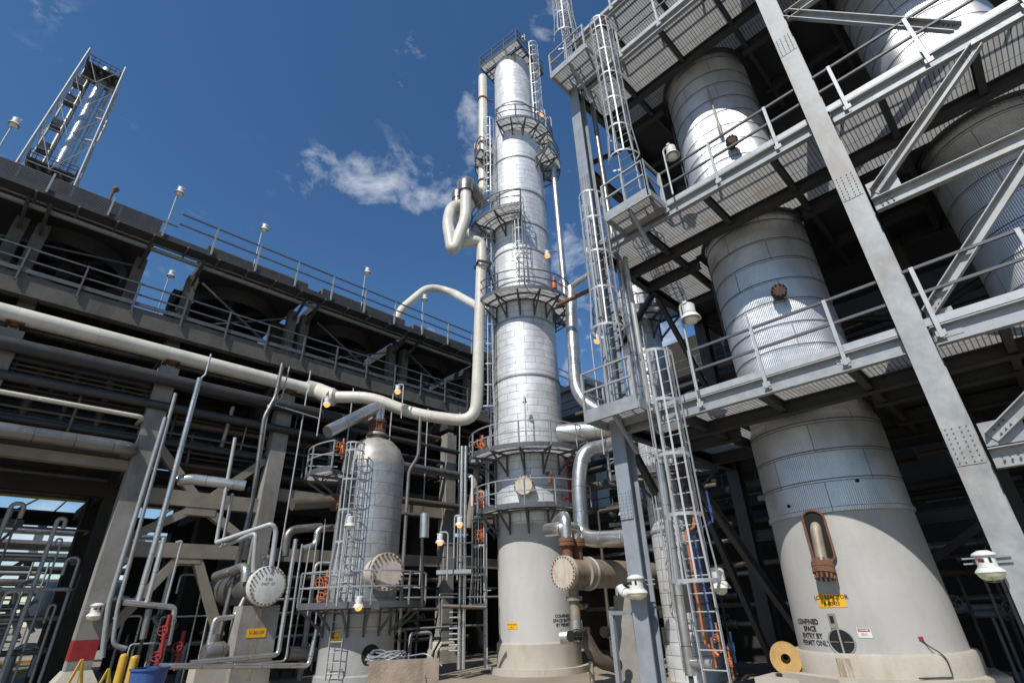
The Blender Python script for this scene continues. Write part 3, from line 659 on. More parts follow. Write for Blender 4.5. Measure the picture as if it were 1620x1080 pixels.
# left gable (plane Y = YL): beams, braces going back
for z in (6.0, 11.3, 14.6, 18.15, 20.8):
    mb = MB(); mb.ibeam((FX+.2,YL,z-.0),(16.4,YL,z),.18,.3); part(mb, 'gable_beam', 'steel_dark')
for a, b in (((FX+.2,YL,14.4),(13.5,YL,11.6)),((16.4,YL,14.4),(13.6,YL,11.6)),((FX+.3,YL,8.2),(13.3,YL,11.1)),((16.4,YL,8.0),(13.6,YL,11.1)),((FX+.2,YL,15.0),(13.5,YL,18.0)),((16.4,YL,15.0),(13.6,YL,18.0)),((16.4,YL,.4),(13.2,YL,5.8)),((FX+.3,YL,5.7),(11.6,YL,4.6))):
    mb = MB(); mb.ibeam(a, b, .14, .16); part(mb, 'gable_brace', 'steel_dark')
mb = MB(); mb.ibeam((15.6,5.0,.3),(11.9,6.3,5.8),.16,.18); part(mb, 'knee_brace', 'steel_dark')
for z in (8.8, 14.9, 3.9):
    mb = MB(); mb.ibeam((16.6,YL,z),(16.6,YRR,z),.2,.3); part(mb, 'rear_girt', 'steel_dark')
for a, b in (((16.6,YR,8.9),(16.6,YL,11.2)),((16.6,YR,14.9),(16.6,YL,17.9)),((16.6,YR,4),(16.6,YL,.5)),((16.6,YR,4),(16.6,YRR,.5)),((16.6,YR,8.9),(16.6,YRR,11.2))):
    mb = MB(); mb.ibeam(a, b, .16, .16); part(mb, 'rear_brace', 'steel_dark')
# landings of the ladders
def landing(name, x0, x1, y0, y1, z, sides):
    mb = MB()
    for a, b in (((x0,y0),(x1,y0)),((x1,y0),(x1,y1)),((x1,y1),(x0,y1)),((x0,y1),(x0,y0))):
        mb.bar((*a,z-.09),(*b,z-.09),.05,.2)
    l = part(mb, name, 'galv')
    g_ = MB(); g_.add([(x0,y0,z+.014),(x1,y0,z+.014),(x1,y1,z+.014),(x0,y1,z+.014)], [(0,1,2,3)]); g_.build('grating', M['grating'], l, 0)
    rb = MB()
    for s_ in sides: railing(rb, s_, z, post=.8, pw=.06)
    rb.build('railing', M['galv'], l, 0)
    kb = MB(); kb.bar((x1, (y0+y1)/2, z-.9), (x0+.1, (y0+y1)/2, z-.15), .08, .08); kb.build('bracket', M['steel_grey'], l, 0)
landing('landing', 9.45, 10.32, 5.55, 7.0, 6.2, [[(9.45,5.6),(9.45,7.0)],[(9.45,7.0),(10.3,7.0)]])
landing('landing', 9.5, 10.32, 4.35, 5.7, 11.5, [[(9.5,4.4),(9.5,5.7)],[(9.5,4.38),(10.25,4.38)]])
landing('landing', 9.25, 10.32, 5.35, 6.85, 18.35, [[(9.25,5.4),(9.25,6.85)],[(9.25,6.85),(10.3,6.85)]])
# small stickered logo on the edge beam: three linked rounded letters, blue on white
mb = MB(); mb.box((FX+.012, 1.76, 6.07), (.006, .23, .085)); lg = part(mb, 'logo_sticker', 'white')
mb = MB()
for k in (-1, 0, 1):
    mb.lathe([(.018,0),(.030,0),(.030,.003),(.018,.003)], (FX+.0085, 1.76-k*.066, 6.07), 16, (-1,0,0))
    mb.box((FX+.0070, 1.76-k*.066-(.026 if k != 1 else -.026)*(1 if k < 1 else 1), 6.07+.012*(1 if k < 1 else -1)), (.003,.010,.06))
mb.build('logo', M['blue'], lg, 0)
# caged ladders
def caged(label, base, z0, z1, c0, face=183, r=.36, hoop=1.15):
    t = thing('caged_ladder', label, 'ladder', (base[0], base[1], z0)); ladder_parts(t, base, face, z0, z1, c0, r, hoop=hoop, m='galv_light'); return t
caged('lowest galvanized caged ladder rising from the ground to the first deck of the steel structure', (9.85, 5.08), .05, 7.35, 2.55)
caged('galvanized caged ladder between the first and second decks in front of the silver pipes', (9.95, 6.28), 6.2, 12.7, 8.3)
caged('galvanized caged ladder between the second and third decks of the steel structure', (9.95, 5.02), 11.5, 19.5, 13.2)
caged('uppermost galvanized caged ladder leaving the top edge of the photo', (9.7, 6.25), 18.4, 24.0, 19.9)

# ================================================================= PIPE RACK (concrete) WITH AIR COOLERS
RY = 23.0
K = thing('pipe_rack', 'long concrete pipe rack with steel handrails running behind the vessels on the left', 'pipe rack', (0, RY, 0))
def kp(mb, name, m, parent=K, smooth=0): return mb.build(name, M[m], parent, smooth)
COLX = [3.5 + 4.82*k for k in range(-5, 7)]
for x in COLX:
    mb = MB(); mb.box((x, RY+.3, 5.95), (.66, .6, 10.7)); mb.box((x, RY+.3, 11.36), (.3,.5,.12)); c_ = kp(mb, 'column', 'concrete')
    mb = MB(); mb.box((x, RY+.3, .28), (1.15,1.1,.56)); mb.lathe([(.78,.56),(.5,.9)], (x,RY+.3,0), 4, None, 45, 405); mb.build('footing', M['pedestal'], c_, 0)
    for y, m in ((26.4,'concrete_shaded'),(31.5,'concrete_shaded'),(36.4,'concrete_shaded')):
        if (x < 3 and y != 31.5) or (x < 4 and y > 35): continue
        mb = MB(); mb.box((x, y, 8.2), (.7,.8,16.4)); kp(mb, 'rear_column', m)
    mb = MB(); mb.bar((x,26.2,10.9),(x,24.1,12.85),.5,.55); mb.box((x,25.0,13.0),(.5,2.6,.3)); kp(mb, 'haunch', 'concrete_weathered_shade')
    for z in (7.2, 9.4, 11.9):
        mb = MB(); mb.box((x, 29.6, z), (.45, 12.9, .5)); kp(mb, 'cross_beam', 'concrete_shaded')
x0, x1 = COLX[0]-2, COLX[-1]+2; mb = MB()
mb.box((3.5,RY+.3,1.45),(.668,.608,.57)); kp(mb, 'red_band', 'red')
for k, (y, z, h, m) in enumerate(((23.75,13.28,.8,'concrete_weathered_shade'),(26.4,6.9,.55,'concrete_shaded'),(31.5,11.0,.6,'concrete_shaded'),(36.4,7.0,.6,'concrete_shaded'),(36.4,11.0,.6,'concrete_shaded'))):
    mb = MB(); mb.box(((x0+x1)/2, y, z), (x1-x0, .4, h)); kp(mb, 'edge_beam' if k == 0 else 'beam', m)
mb = MB(); mb.box(((x0+x1)/2, 30.6, 13.6), (x1-x0, 13.2, .16)); kp(mb, 'deck_slab', 'concrete_shaded')
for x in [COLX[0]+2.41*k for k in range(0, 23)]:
    mb = MB(); mb.box((x, 30.4, 13.25), (.35,12.8,.5)); kp(mb, 'joist', 'concrete_shaded')
# beams A and B with inverted V struts between the front columns
for k in range(len(COLX)-1):
    xa, xb = COLX[k]+.33, COLX[k+1]-.33; xm = (xa+xb)/2
    if k in (5,):
        for (z, hh) in ((6.35,.55),(4.5,.5)):
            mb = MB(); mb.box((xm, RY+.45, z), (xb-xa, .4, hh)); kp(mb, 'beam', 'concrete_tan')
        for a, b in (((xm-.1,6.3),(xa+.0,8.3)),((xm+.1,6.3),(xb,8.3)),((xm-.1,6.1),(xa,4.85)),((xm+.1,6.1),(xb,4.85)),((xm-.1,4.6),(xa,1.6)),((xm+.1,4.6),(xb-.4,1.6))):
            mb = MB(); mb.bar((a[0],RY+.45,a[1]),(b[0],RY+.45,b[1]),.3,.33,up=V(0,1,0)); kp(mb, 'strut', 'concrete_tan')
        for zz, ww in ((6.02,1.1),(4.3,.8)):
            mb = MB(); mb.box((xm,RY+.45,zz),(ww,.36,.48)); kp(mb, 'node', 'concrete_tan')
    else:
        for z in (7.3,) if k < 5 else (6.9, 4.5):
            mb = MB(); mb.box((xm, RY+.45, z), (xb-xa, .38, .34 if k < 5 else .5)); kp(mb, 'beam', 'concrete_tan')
# deck railing
rb = MB()
for h in (1.05,.55,.12): rb.bar((x0, 23.5, 13.7+h), (x1, 23.5, 13.7+h), .06, .06 if h > .2 else .16)
rl = kp(rb, 'handrail', 'rail')
for k in range(0, 44):
    pb = MB(); x = -9+k*1.78; pb.bar((x,23.47,13.35),(x,23.47,14.78),.09,.06)
    if k < 32: pb.build('post', M['rail'], rl, 0)
# upper steel walkway, coolers
for k, x in enumerate([-12.4,-11.6,-2.55,-1.9,1.5,3.6,8.45,9.15,14.6,15.5,20.6,21.4]):
    mb = MB(); mb.box((x, 24.9, 15.15), (.42,.45,3.0)); kp(mb, 'upper_column', 'concrete_weathered_shade')
    mb = MB(); mb.bar((x,24.6,16.1),(x,23.2,16.75),.12,.14); kp(mb, 'knee_bracket', 'steel_dark')
for y, z, h, m in ((23.72,16.68,.14,'galv'),(23.76,17.12,.34,'galv')):
    mb = MB(); mb.box(((x0+x1)/2+2, y, z), (x1-x0-4, .14, h)); kp(mb, 'walkway_beam', m)
wk = MB(); wk.box(((x0+x1)/2+2, 23.3, 16.98), (x1-x0-4, .75, .05)); wk.box(((x0+x1)/2+2, 22.92, 17.02), (x1-x0-4, .03, .26)); w_ = kp(wk, 'walkway', 'steel_dark')
for k in range(40):
    if k >= 40: break
for k in range(46):
    sb = MB(); sb.bar((x0+2+k*1.3, 22.9, 16.9),(x0+2+k*1.3,23.68,16.8),.08,.12); sb.build('walkway_support', M['rail'], w_, 0)
rb = MB()
for h in (1.3,.75): rb.bar((2.2, 22.88, 17.15+h), (x1, 22.88, 17.15+h), .06, .06)
for h in (1.0,): rb.bar((x0, 22.88, 17.15+h*.55), (2.2, 22.88, 17.15+h*.55), .05, .05)
rl2 = kp(rb, 'upper_handrail', 'rail')
for k in range(24):
    x = -8+k*1.95; pb = MB(); pb.bar((x,22.88,16.95),(x,22.88,18.45 if x > 2.1 else 17.9),.09,.07); pb.build('post', M['galv'], rl2, 0)
for (xa, xb, y0_, y1_, zt) in ((-13.5,1.7,23.85,34,18.45),(3.7,8.7,23.85,34,18.15),(9.5,14.9,23.85,34,18.25),(15.5,20.8,23.85,34,18.2),(21.4,27,23.85,34,18.2)):
    t = thing('air_cooler', 'louvred air cooler on the pipe rack, ' + {-13.5:'long one below the lattice stack',3.7:'just right of the sky gap',9.5:'right of the middle light pole',15.5:'just left of the tall tower',21.4:'partly hidden behind the tall tower'}[xa], 'air cooler', ((xa+xb)/2, y0_, 17.2))
    mb = MB(); mb.box(((xa+xb)/2,(y0_+y1_)/2+.05,17.42),(xb-xa,y1_-y0_,.4)); mb.build('plenum', M['steel_dark'], t, 0)
    mb = MB(); mb.box(((xa+xb)/2,(y0_+y1_)/2+.6,17.75),(xb-xa-.2,y1_-y0_-1.2,.3)); mb.build('tube_bundle', M['steel_dark'], t, 0)
    mb = MB(); z = 17.86
    while z < zt: mb.box(((xa+xb)/2,y0_+.25,z),(xb-xa,.10,.025)); z += .075
    for kx in range(int((xb-xa)/1.7)+1): mb.box((xa+.04+kx*1.7,y0_+.3,(17.6+zt)/2),(.07,.16,zt-17.6))
    mb.box(((xa+xb)/2,y0_+.33,(zt+17.85)/2),(xb-xa,.02,zt-17.85)); mb.box(((xa+xb)/2,y0_+1.2,zt+.01),(xb-xa,2.0,.05)); mb.build('louvre_panel', M['louver'], t, 0)
    for fx in range(max(1, int((xb-xa)//4.6))):
        cx = xa+(xb-xa)*(fx+.5)/max(1, int((xb-xa)//4.6))
        mb = MB(); mb.lathe([(2.15,17.2),(2.0,16.55),(1.95,16.55),(2.1,17.2)], (cx,27.5,0), 40); fr_ = mb.build('fan_ring', M['steel_dark'], t, .5)
        mb = MB(); mb.tube([(cx,27.5,15.9),(cx,27.5,16.9)],.25,12)
        for b in range(6):
            a = R_(b*60+12); mb.bar((cx,27.5,16.7),(cx+1.8*math.cos(a),27.5+1.8*math.sin(a),16.7),.32,.03)
        mb.build('fan', M['steel_dark'], fr_, 0)
    # thin X braces below
    mb = MB(); mb.bar((xa+.3,24.8,16.5),(xb-.3,24.8,13.8),.1,.08,up=V(0,1,0)); mb.bar((xb-.3,24.95,16.3),(xa+.3,24.95,14.2),.08,.06,up=V(0,1,0)); kp(mb, 'x_brace', 'rail')
# sloping duct wall seen through the gap between two coolers
mb = MB(); qd = [at(*q, Y=26) for q in ((322,410),(332,424),(284,492),(268,488))]; mb.add(qd+[p+V(0,.35,0) for p in qd], [(0,1,2,3),(7,6,5,4),(0,4,5,1),(1,5,6,2),(2,6,7,3),(3,7,4,0)]); tag(mb.build('duct_panel', M['galv_light'], None, 0), 'pale sloping sheet-metal duct wall seen through the sky gap in the pipe rack', 'duct')
# ---- bundles of pipes lying in the rack
LV = {0: 'on the low front tier', 1: 'on the second tier', 2: 'on the upper tier'}
n = 0
for (tier, z, ys_) in ((0, 7.75, (24.3,25.2,27.6,28.4,29.6,30.8,33,34.5)), (1, 9.75, (24.2,25.0,25.7,27.4,28.6,29.9,32.6,34)), (2, 12.25, (24.6,25.5,27.4,28.5,30,32.4,34.2,35.5))):
    for y in ys_:
        r = random.choice((.1,.14,.19,.24)); mm = random.choice(('pipe_dark','silver_dull','pipe_brown','pipe_dark'))
        pipe('dim pipe among parallel pipes ' + LV[tier] + ' of the rack', [(x0, y, z+r), (x1, y, z+r)], r, mm, 0, group='pipes lying ' + LV[tier] + ' of the pipe rack')
for (y, z, r, mm, lb) in ((22.75,7.78,.25,'silver_dull','fat grey pipe along the rack front, just above the lit concrete beam'),
                          (22.9,9.62,.17,'pipe_dark','dark slim pipe along the rack front, second below the big cream pipe'),
                          (22.7,10.62,.25,'pipe_dark','dark insulated pipe along the rack front, next below the big cream pipe'),
                          (22.75,9.0,.08,'cream','thin pale pipe between two grey pipes at the rack front, far left')):
    pipe(lb, [(-14, y, z), (3.1 if y == 22.75 else 12.5, y, z)] + ([(3.1,y+1,z)] if y == 22.75 else []), r, mm)
for k in range(9):
    x = -6.5+k*1.05; pipe('short upright dark pipe between the tiers at the left end of the rack', [(x, 23.9, 7.9), (x, 23.9, 10.6)], random.choice((.09,.13,.16)), 'pipe_brown', 0, group='short upright pipes in the rack bays')
for k in range(5):
    x = 9+k*2.3; pipe('thin upright rod before the shaded rack, left of the tall tower', [(x, 22.6, 12.6-.3*(k % 2)), (x, 22.6, 3.2+.4*(k % 3))], .035, 'galv_light', 0, group='thin upright lines before the dark rack')
for (z, y, r, mm, lb) in ((8.8,22.3,.2,'silver_dull','dull silver pipe crossing behind the small vessel top towards the tower'),(7.2,22.6,.16,'pipe_brown','brown pipe crossing the dark rack face right of the small vessel'),(10.2,22.7,.14,'pipe_dark','dark pipe below the cream pipe right of the small vessel')):
    pipe(lb, [(11.4, y, z), (19.5, y, z)], r, mm)
# added backdrop walls that keep the rack dark behind its pipes
mb = MB(); mb.box((16.5, 37.2, 10.2), (17, .2, 9.4)); tag(mb.build('rack_backdrop_wall', M['concrete_shaded'], None, 0), 'dark backdrop wall added behind the pipe rack to keep it dark', 'wall')
mb = MB(); mb.box((17.5, 36.9, 2.7), (22, .2, 5.4)); tag(mb.build('low_backdrop_wall', M['concrete_shaded'], None, 0), 'dark low backdrop wall added to close the view under the pipe rack', 'wall')

# ---- big cream line
mb = MB(); mb.tube([(-14,22.9,11.77),(8.8,22.9,11.77),(9.3,22.75,11.77)], .3, 28, .4)
E1p = at(506,640,Y=22.7)
a0_ = V(9.3,22.75,11.77)
q1 = at(530,628,D=23.6); q2 = at(585,628,D=23.2); q3 = at(655,655,D=22.9); q4 = at(752,668,D=22.6); q5 = at(765,600,D=22.55)
top1 = at(762,392,D=22.4)
mb.build('pipe', M['cream'], None, 1); tag(bpy.context.scene.objects['pipe'] if 0 else COL.objects[-1], 'big cream pipe lying on the concrete columns across the left of the photo', 'pipe')
t = thing('transfer_pipe', 'cream pipe curving from the thick reducer and rising beside the tall tower', 'pipe', tuple(q1))
mb = MB(); mb.tube([q1, q2, q3, q4, V(q4.x+.05,q4.y-.1,q5.z), top1], .27, 24, .95); mb.build('pipe_run', M['cream'], t, 1)
dq = (q2-q1).normalized(); w_ = a0_-q1
mb = MB(); mb.tube([a0_-V(.3,0,0), a0_+V(.25,0,0), q1-dq*.1], .38, 24, .1, rr=None); mb.build('reducer', M['cream'], t, 1)
mb = MB(); mb.lathe([(.28,-.12),(.42,-.12),(.42,.0),(.30,.10)], q1-dq*.05, 24, dq); mb.build('collar', M['cream'], t, .6)
# saddles
for x in COLX[4:7]:
    mb = MB(); mb.box((x,22.95,11.46),(.5,.5,.05)); mb.box((x,22.95,11.47),(.2,.3,.2)); tag(mb.build('pipe_saddle', M['rust'], None, 0), 'rusty saddle under the cream pipe, ' + ({COLX[4]:'off the left edge',COLX[5]:'on the red-banded column',COLX[6]:'on the column nearest the thick reducer'}[x]), 'support')
# upper manifold left of tower
u0 = at(770,100,D=22.9); dn = polar(TC, 2.12, 141, 0)
mb = MB(); mb.tube([(dn.x,dn.y,35.6),(dn.x,dn.y,24.6),polar(TC,3.4,158,24.4),polar(TC,3.7,160,24.2)], .30, 24, .6); m1 = mb.build('overhead_pipe', M['cream'], None, 1); tag(m1, 'cream overhead pipe running down the upper left side of the tall tower', 'pipe')
mb = MB(); 
for z in (33.2, 28.9, 25.6): mb.ring((dn.x,dn.y,z), .33, .05, .12, 20); mb.bar((dn.x,dn.y,z),(*polar(TC,1.4,141,z),),.1,.08)
mb.build('clamps', M['rust'], m1, .5)
ma = at(737,292,D=21.9); mbp = at(737,345,D=21.8); mcp = at(716,400,D=21.5); 
t = thing('pipe_manifold', 'cluster of cream pipes with grey insulated elbows hanging off the left of the tall tower', 'pipes', tuple(ma))
mb = MB(); mb.tube([polar(TC,2.2,150,ma.z-.3), ma+V(0,0,.3), ma-V(0,0,.6)], .42, 20, .55); mb.build('elbow', M['silver_dull'], t, 1)
mb = MB(); mb.tube([ma-V(0,0,.3), mbp, mcp, at(708,352,D=21.9), at(714,326,D=22.4), at(745,322,D=22.9)], .31, 20, .6); mb.build('front_pipe', M['cream'], t, 1)
for k, (x, y, D) in enumerate(((724,318,22.9),)):
    e = at(x, y, D=D); mb = MB(); mb.tube([e+V(.2,-.5,.35), e+V(0,0,.55), e-V(0,0,.3)], .29, 18, .4); mb.tube([e+V(0,0,.1), e+V(0,0,.6)], .33, 18); mb.build('elbow', M['silver_dull'], t, 1)
    mb = MB(); mb.tube([e-V(0,0,.1), e-V(0,0,1.6), at(745,372+k*10,D=D), at(762,385,D=22.5)], .2, 18, .4); mb.build('branch_pipe', M['cream'], t, 1)
mb = MB(); w0 = at(728,386,D=22.2); mb.tube([w0, at(752,380,D=22.3), V(top1.x,top1.y,top1.z+.3), V(top1.x,top1.y,top1.z-1.5)], .27, 22, .6); mb.build('lower_branch', M['cream'], t, 1)
sp = at(764,420,D=22.4); mb = MB()
for a in (0, 90, 180, 270): c = V(sp.x,sp.y,sp.z)+polar((0,0),.5,a+20,0); c2 = V(sp.x,sp.y,sp.z)+polar((0,0),.5,a+110,0); mb.bar(c,c2,.08,.12)
mb.bar(sp+V(0,0,-.0), polar(TC,1.6,150,sp.z), .1,.14); mb.bar(sp+V(.2,-.2,-.1), polar(TC,1.6,160,sp.z-1.6), .08,.1); tag(mb.build('pipe_guide', M['steel_dark'], None, 0), 'dark steel guide frame clamping the cream riser to the tall tower', 'support')
pa = at(638,482,Y=26.2)
pipe('cream pipe arching up behind the rack handrail left of the tall tower', [(pa.x-.5,pa.y,17.8), (pa.x-.5,pa.y,pa.z-.9), at(678,453,Y=25.6), at(715,462,Y=24.6), at(800,510,D=24.9)], .28, 'cream', 1.0)
# right side of tower
rp = polar(TC, 2.35, 298, 0)
pipe('silver pipe running straight down the upper right side of the tall tower', [(rp.x,rp.y,28.3),(rp.x,rp.y,16.6)], .17, 'silver', 0)
e0 = at(893,385,D=23.2); 
pipe('silver insulated pipe bending from the right of the tower into the structure', [at(903,455,D=22.6), at(905,520,D=22.6), at(912,628,D=22.4), at(965,662,D=21.6), at(1010,672,D=21.0)], .30, 'silver', .9)
pipe('rust brown beam-like pipe bridging from the tower to the next column', [at(880,484,D=21.6), at(955,448,D=20.6)], .10, 'rust', 0)
pipe('wide silver horizontal line between the tower and the steel structure', [at(885,686,D=23), at(975,678,D=22.3), at(1030,680,D=21.8)], .44, 'silver', .1)
pipe('thick silver line with two bends in front of the tower, dropping to the exchanger level', [at(1000,690,D=20.4), at(965,704,D=19.9), at(922,712,D=19.4), at(915,760,D=19.3), at(921,848,D=19.2), at(940,853,D=18.7), at(1005,850,D=17.6)], .27, 'silver', .7)

# ================================================================= SMALL VESSEL ON THE LEFT
SVC = (10.95, 19.25); SR = 1.27
SV = thing('knockout_drum', 'stout grey metal-clad vessel with domed top and big bolted manhole left of centre', 'vessel', (*SVC, 0))
mb = MB(); mb.lathe([(SR+.12,.0),(SR+.12,.35),(SR+.05,.4),(SR+.03,1.72)], (*SVC,0), 64); mb.build('skirt', M['skirt_dark'], SV, .8)
mb = MB(); mb.lathe([(SR+.03,1.70),(SR+.06,1.73),(SR+.06,2.2),(SR,2.25),(SR-.02,7.55)], (*SVC,0), 80); mb.build('shell', M['drum_clad'], SV, .8)
mb = MB(); mb.lathe([(SR-.02,7.53),(SR*.96,7.9),(SR*.82,8.32),(SR*.55,8.66),(.28,8.82),(.24,8.95),(.42,8.95),(.42,9.05),(.26,9.05),(.26,9.15)], (*SVC,0), 64); mb.build('dome', M['dome'], SV, .8)
mb = MB(); c = V(*SVC,9.1); mb.lathe([(.26,0),(.36,.02),(.36,.12),(.30,.14),(.30,.40),(.38,.42),(.38,.52),(.2,.52)], c, 24); boltring(mb, c+V(0,0,.27), (0,0,1), .34, 10, .02, .5); mb.build('top_flange', M['rust'], SV, .6)
pk = at(597,640,D=21.9); 
tt = V(SVC[0],SVC[1],9.6); pipe('silver overhead pipe with an elbow on top of the small clad vessel', [tt, V(tt.x,tt.y,10.35), at(518,683,D=20.6)], .25, 'silver', .55)
d = polar((0,0),1,270,0); d = polar((0,0),1,262,0); mc = polar(SVC, SR-.1, 262, 3.5)
mb = MB(); mb.lathe([(.50,0),(.50,.75)], mc, 40, d); mb.build('manhole_neck', M['oldflange'], SV, .6)
mb = MB(); mb.lathe([(.5,.72),(.62,.72),(.62,.84),(.56,.85),(.62,.86),(.62,.98),(0,.98)], mc, 40, d); mf = mb.build('manhole_cover', M['oldflange'], SV, .6)
mb = MB(); boltring(mb, mc+d*.85, d, .56, 22, .035, .42); mb.build('studs', M['rust'], mf, 0)
c = polar(SVC, SR+.035, 262, .95); mb = MB(); d2 = d; mb.lathe([(0,.012),(.3,.012),(.33,.0)], c-d*.0, 28, d); mb.build('skirt_opening', M['hole'], SV, .5)
mb = MB(); patch_on_cyl(mb, SVC, SR+.035, 205, 1.5, .42, .3); sg = mb.build('nameplate', M['yellow_sign'], SV, 0)
text_on_cyl('lettering', 'V-80-07', .09, SVC, SR+.045, 205, 1.5, M['black'], sg)
p = arc_platform(SV, SVC, SR+.05, SR+1.1, 178, 318, 2.45, step=24, gm='grating_t', rail_m='galv', brk=True)
p = arc_platform(SV, SVC, SR+.02, SR+1.35, 150, 205, 7.0, step=27, rail_m='galv')
b = polar(SVC, SR+.28, 214, 0); ladder_parts(SV, (b.x,b.y), 214, .3, 8.1, 3.4, hoop=1.1)
ns = at(515,772,D=20.6)
nz_ = polar(SVC, SR-.1, 190, 7.1); pipe('short silver pipe with rusty flanges leaving the left side of the small clad vessel', [polar(SVC,SR+.5,188,6.0), at(462,797,D=20.4)], .21, 'pipe_brown', 0)
mb = MB(); dd = polar((0,0),1,188,0); mb.lathe([(.2,0),(.2,.2),(.32,.2),(.32,.3),(.24,.3),(.24,.42),(.32,.42),(.32,.52),(.21,.52),(.21,.7)], polar(SVC,SR-.1,188,6.0), 20, dd); boltring(mb, polar(SVC,SR+.26,188,6.0), dd, .28, 12, .022, .42); mb.build('side_nozzle', M['rust'], SV, .6)
for a, z in ((203,3.2),(206,2.75),(203,7.9)):
    v = MB(); c = polar(SVC, SR+.75, a, z); hvalve(v, c, (0,0,1), .1, polar((0,0),1,a,0)); v.tube([c-V(0,0,.4),c+V(0,0,.4)],.04,8)
    tag(v.build('gate_valve', M['orange'], None, 1), 'orange gate valve on the small clad vessel, ' + {3.2:'upper one behind its low railing',2.75:'lower one behind its low railing',7.9:'beside its domed top'}[z], 'valve')
pipe('thin silver line with an offset going up the right side of the small clad vessel', [polar(SVC,SR+.35,300,2.5), polar(SVC,SR+.35,300,7.3), polar(SVC,SR+.7,302,7.9), polar(SVC,SR+.7,302,9.6)], .07, 'silver_dull', .2)

# ================================================================= SLENDER COLUMN BEHIND THE LADDERS
NC = polar((0,0), 20.5, 28.9, 0); NC = (NC.x, NC.y); NR = .80
NV = thing('slender_column', 'slender white clad column behind the caged ladders with a small ring platform near its top', 'column', (*NC, 0))
mb = MB(); mb.lathe([(NR+.1,0),(NR+.1,1.0),(NR,1.0),(NR,14.2),(NR*.94,14.7),(NR*.6,15.0),(.2,15.1),(.2,15.4),(0,15.4)], (*NC,0), 56); mb.build('shell', M['tower_clad'], NV, .8)
arc_platform(NV, NC, NR+.05, NR+1.15, 120, 275, 12.9, step=30); arc_platform(NV, NC, NR+.05, NR+1.3, 110, 270, 6.35, step=30, rail_m='galv')
for z in (13.6, 9.0, 4.5): mb = MB(); mb.ring((*NC,z), NR+.02, .05, .08, 40); mb.build('band', M['galv'], NV, .5)
b = polar(NC, NR+.25, 200, 0); ladder_parts(NV, (b.x,b.y), 200, .3, 13.9, 2.6)
pipe('silver line joining the slender column to the tall tower', [at(905,452,D=20.7), at(945,425,D=20.0), at(990,412,D=19.4)], .14, 'silver', .2)

# ================================================================= PIPES AT THE LADDER TOWER
for k, (x, y, r, z0, z1, mm) in enumerate(((11.0,7.25,.10,6.3,11.2,'silver'),(10.95,6.98,.085,6.3,11.3,'silver'),(11.15,6.45,.12,6.3,11.2,'silver'),(11.05,6.2,.07,6.3,11.2,'galv_light'))):
    pipe('upright silver pipe behind the middle caged ladder, ' + ('first','second','third, thickest','fourth, thinnest')[k] + ' from the left', [(x,y,z0),(x,y,z1)], r, mm, 0)
pipe('slim silver upright just right of the left corner column, high up', [(10.95,6.45,11.6),(10.95,6.45,18.0)], .085, 'silver_dull', 0)
pipe('tall leaning-looking silver standpipe beside the left corner column, with an elbow on top', [(10.75,5.25,5.2),(10.75,6.0,5.25),(10.75,6.08,.95)], .10, 'silver', .15)
pipe('short silver stub with rusty end at the foot of the standpipe', [(10.75,6.08,1.15),(10.75,5.55,1.15)], .09, 'silver', 0)
pipe('dark support leg under the silver standpipe', [(10.75,6.08,.95),(10.75,6.08,0)], .05, 'steel_dark', 0)
pipe('bright orange utility line beside the lowest caged ladder', [(10.7,5.25,4.4),(10.7,5.42,3.6),(10.7,5.62,3.55),(10.7,5.62,1.5),(10.7,5.4,1.3)], .032, 'orange', .04)
pipe('bright blue utility line beside the lowest caged ladder', [(10.8,5.05,4.3),(10.8,5.02,3.7),(10.8,5.5,3.5),(10.8,5.48,1.5)], .025, 'blue', .04)
for k, (y, z, m_) in enumerate(((5.5,1.35,'orange'),(5.2,1.2,'orange'),(5.35,1.6,'orange'),(5.1,1.45,'blue'),(5.0,3.9,'blue'))):
    v = MB(); hvalve(v, (10.72,y,z), (0,0,1), .034, V(-1,0,.1).normalized()); v.tube([(10.72,y,z-.25),(10.72,y,z+.25)],.02,6)
    tag(v.build('hose_valve', M[m_], None, 1), ('small orange valve at the foot of the orange line, lowest left','small orange valve at the foot of the orange line, right of the stub','small orange valve above the pipe stub','small blue valve near the foot of the blue line','small blue valve at the top of the blue line')[k], 'valve')
mb = MB(); mb.box((15.5,8.6,2.6),(.1,.7,1.3)); tag(mb.build('panel_board', M['concrete'], None, 0), 'pale upright board behind the standpipe', 'board')

# ================================================================= EXCHANGER RIGHT OF THE TOWER SKIRT
XC = V(13.25, 11.28, 3.15); XR = .45
X1 = thing('heat_exchanger', 'long tan horizontal exchanger with rusty channel end, right of the tower foot', 'heat exchanger', (XC.x, XC.y, 0))
ax = V(1,0,0)
mb = MB(); mb.lathe([(0,0),(XR*1.08,0),(XR*1.08,.08),(XR*1.02,.09),(XR*1.08,.1),(XR*1.08,.18)], XC, 36, ax); cf_ = mb.build('end_cover', M['oldflange'], X1, .6)
mb = MB(); boltring(mb, XC+ax*.09, ax, XR*1.0, 26, .022, .26); mb.build('studs', M['rust'], cf_, 0)
mb = MB(); mb.lathe([(XR*.9,.16),(XR*.9,.9),(XR*1.12,.9),(XR*1.12,1.0),(XR*1.05,1.01),(XR*1.12,1.02),(XR*1.12,1.12),(XR*.95,1.12)], XC, 36, ax); mb.build('channel', M['rust_light'], X1, .6)
mb = MB(); mb.lathe([(XR*.97,1.14),(XR*.97,6.5),(XR*.5,6.9),(0,7.0)], XC, 36, ax); mb.build('shell', M['rust_light'], X1, .6)
mb = MB(); mb.lathe([(XR*1.13,1.12),(XR*1.13,1.24),(XR*.97,1.24)], XC, 36, ax); mb.build('white_band', M['white'], X1, .6)
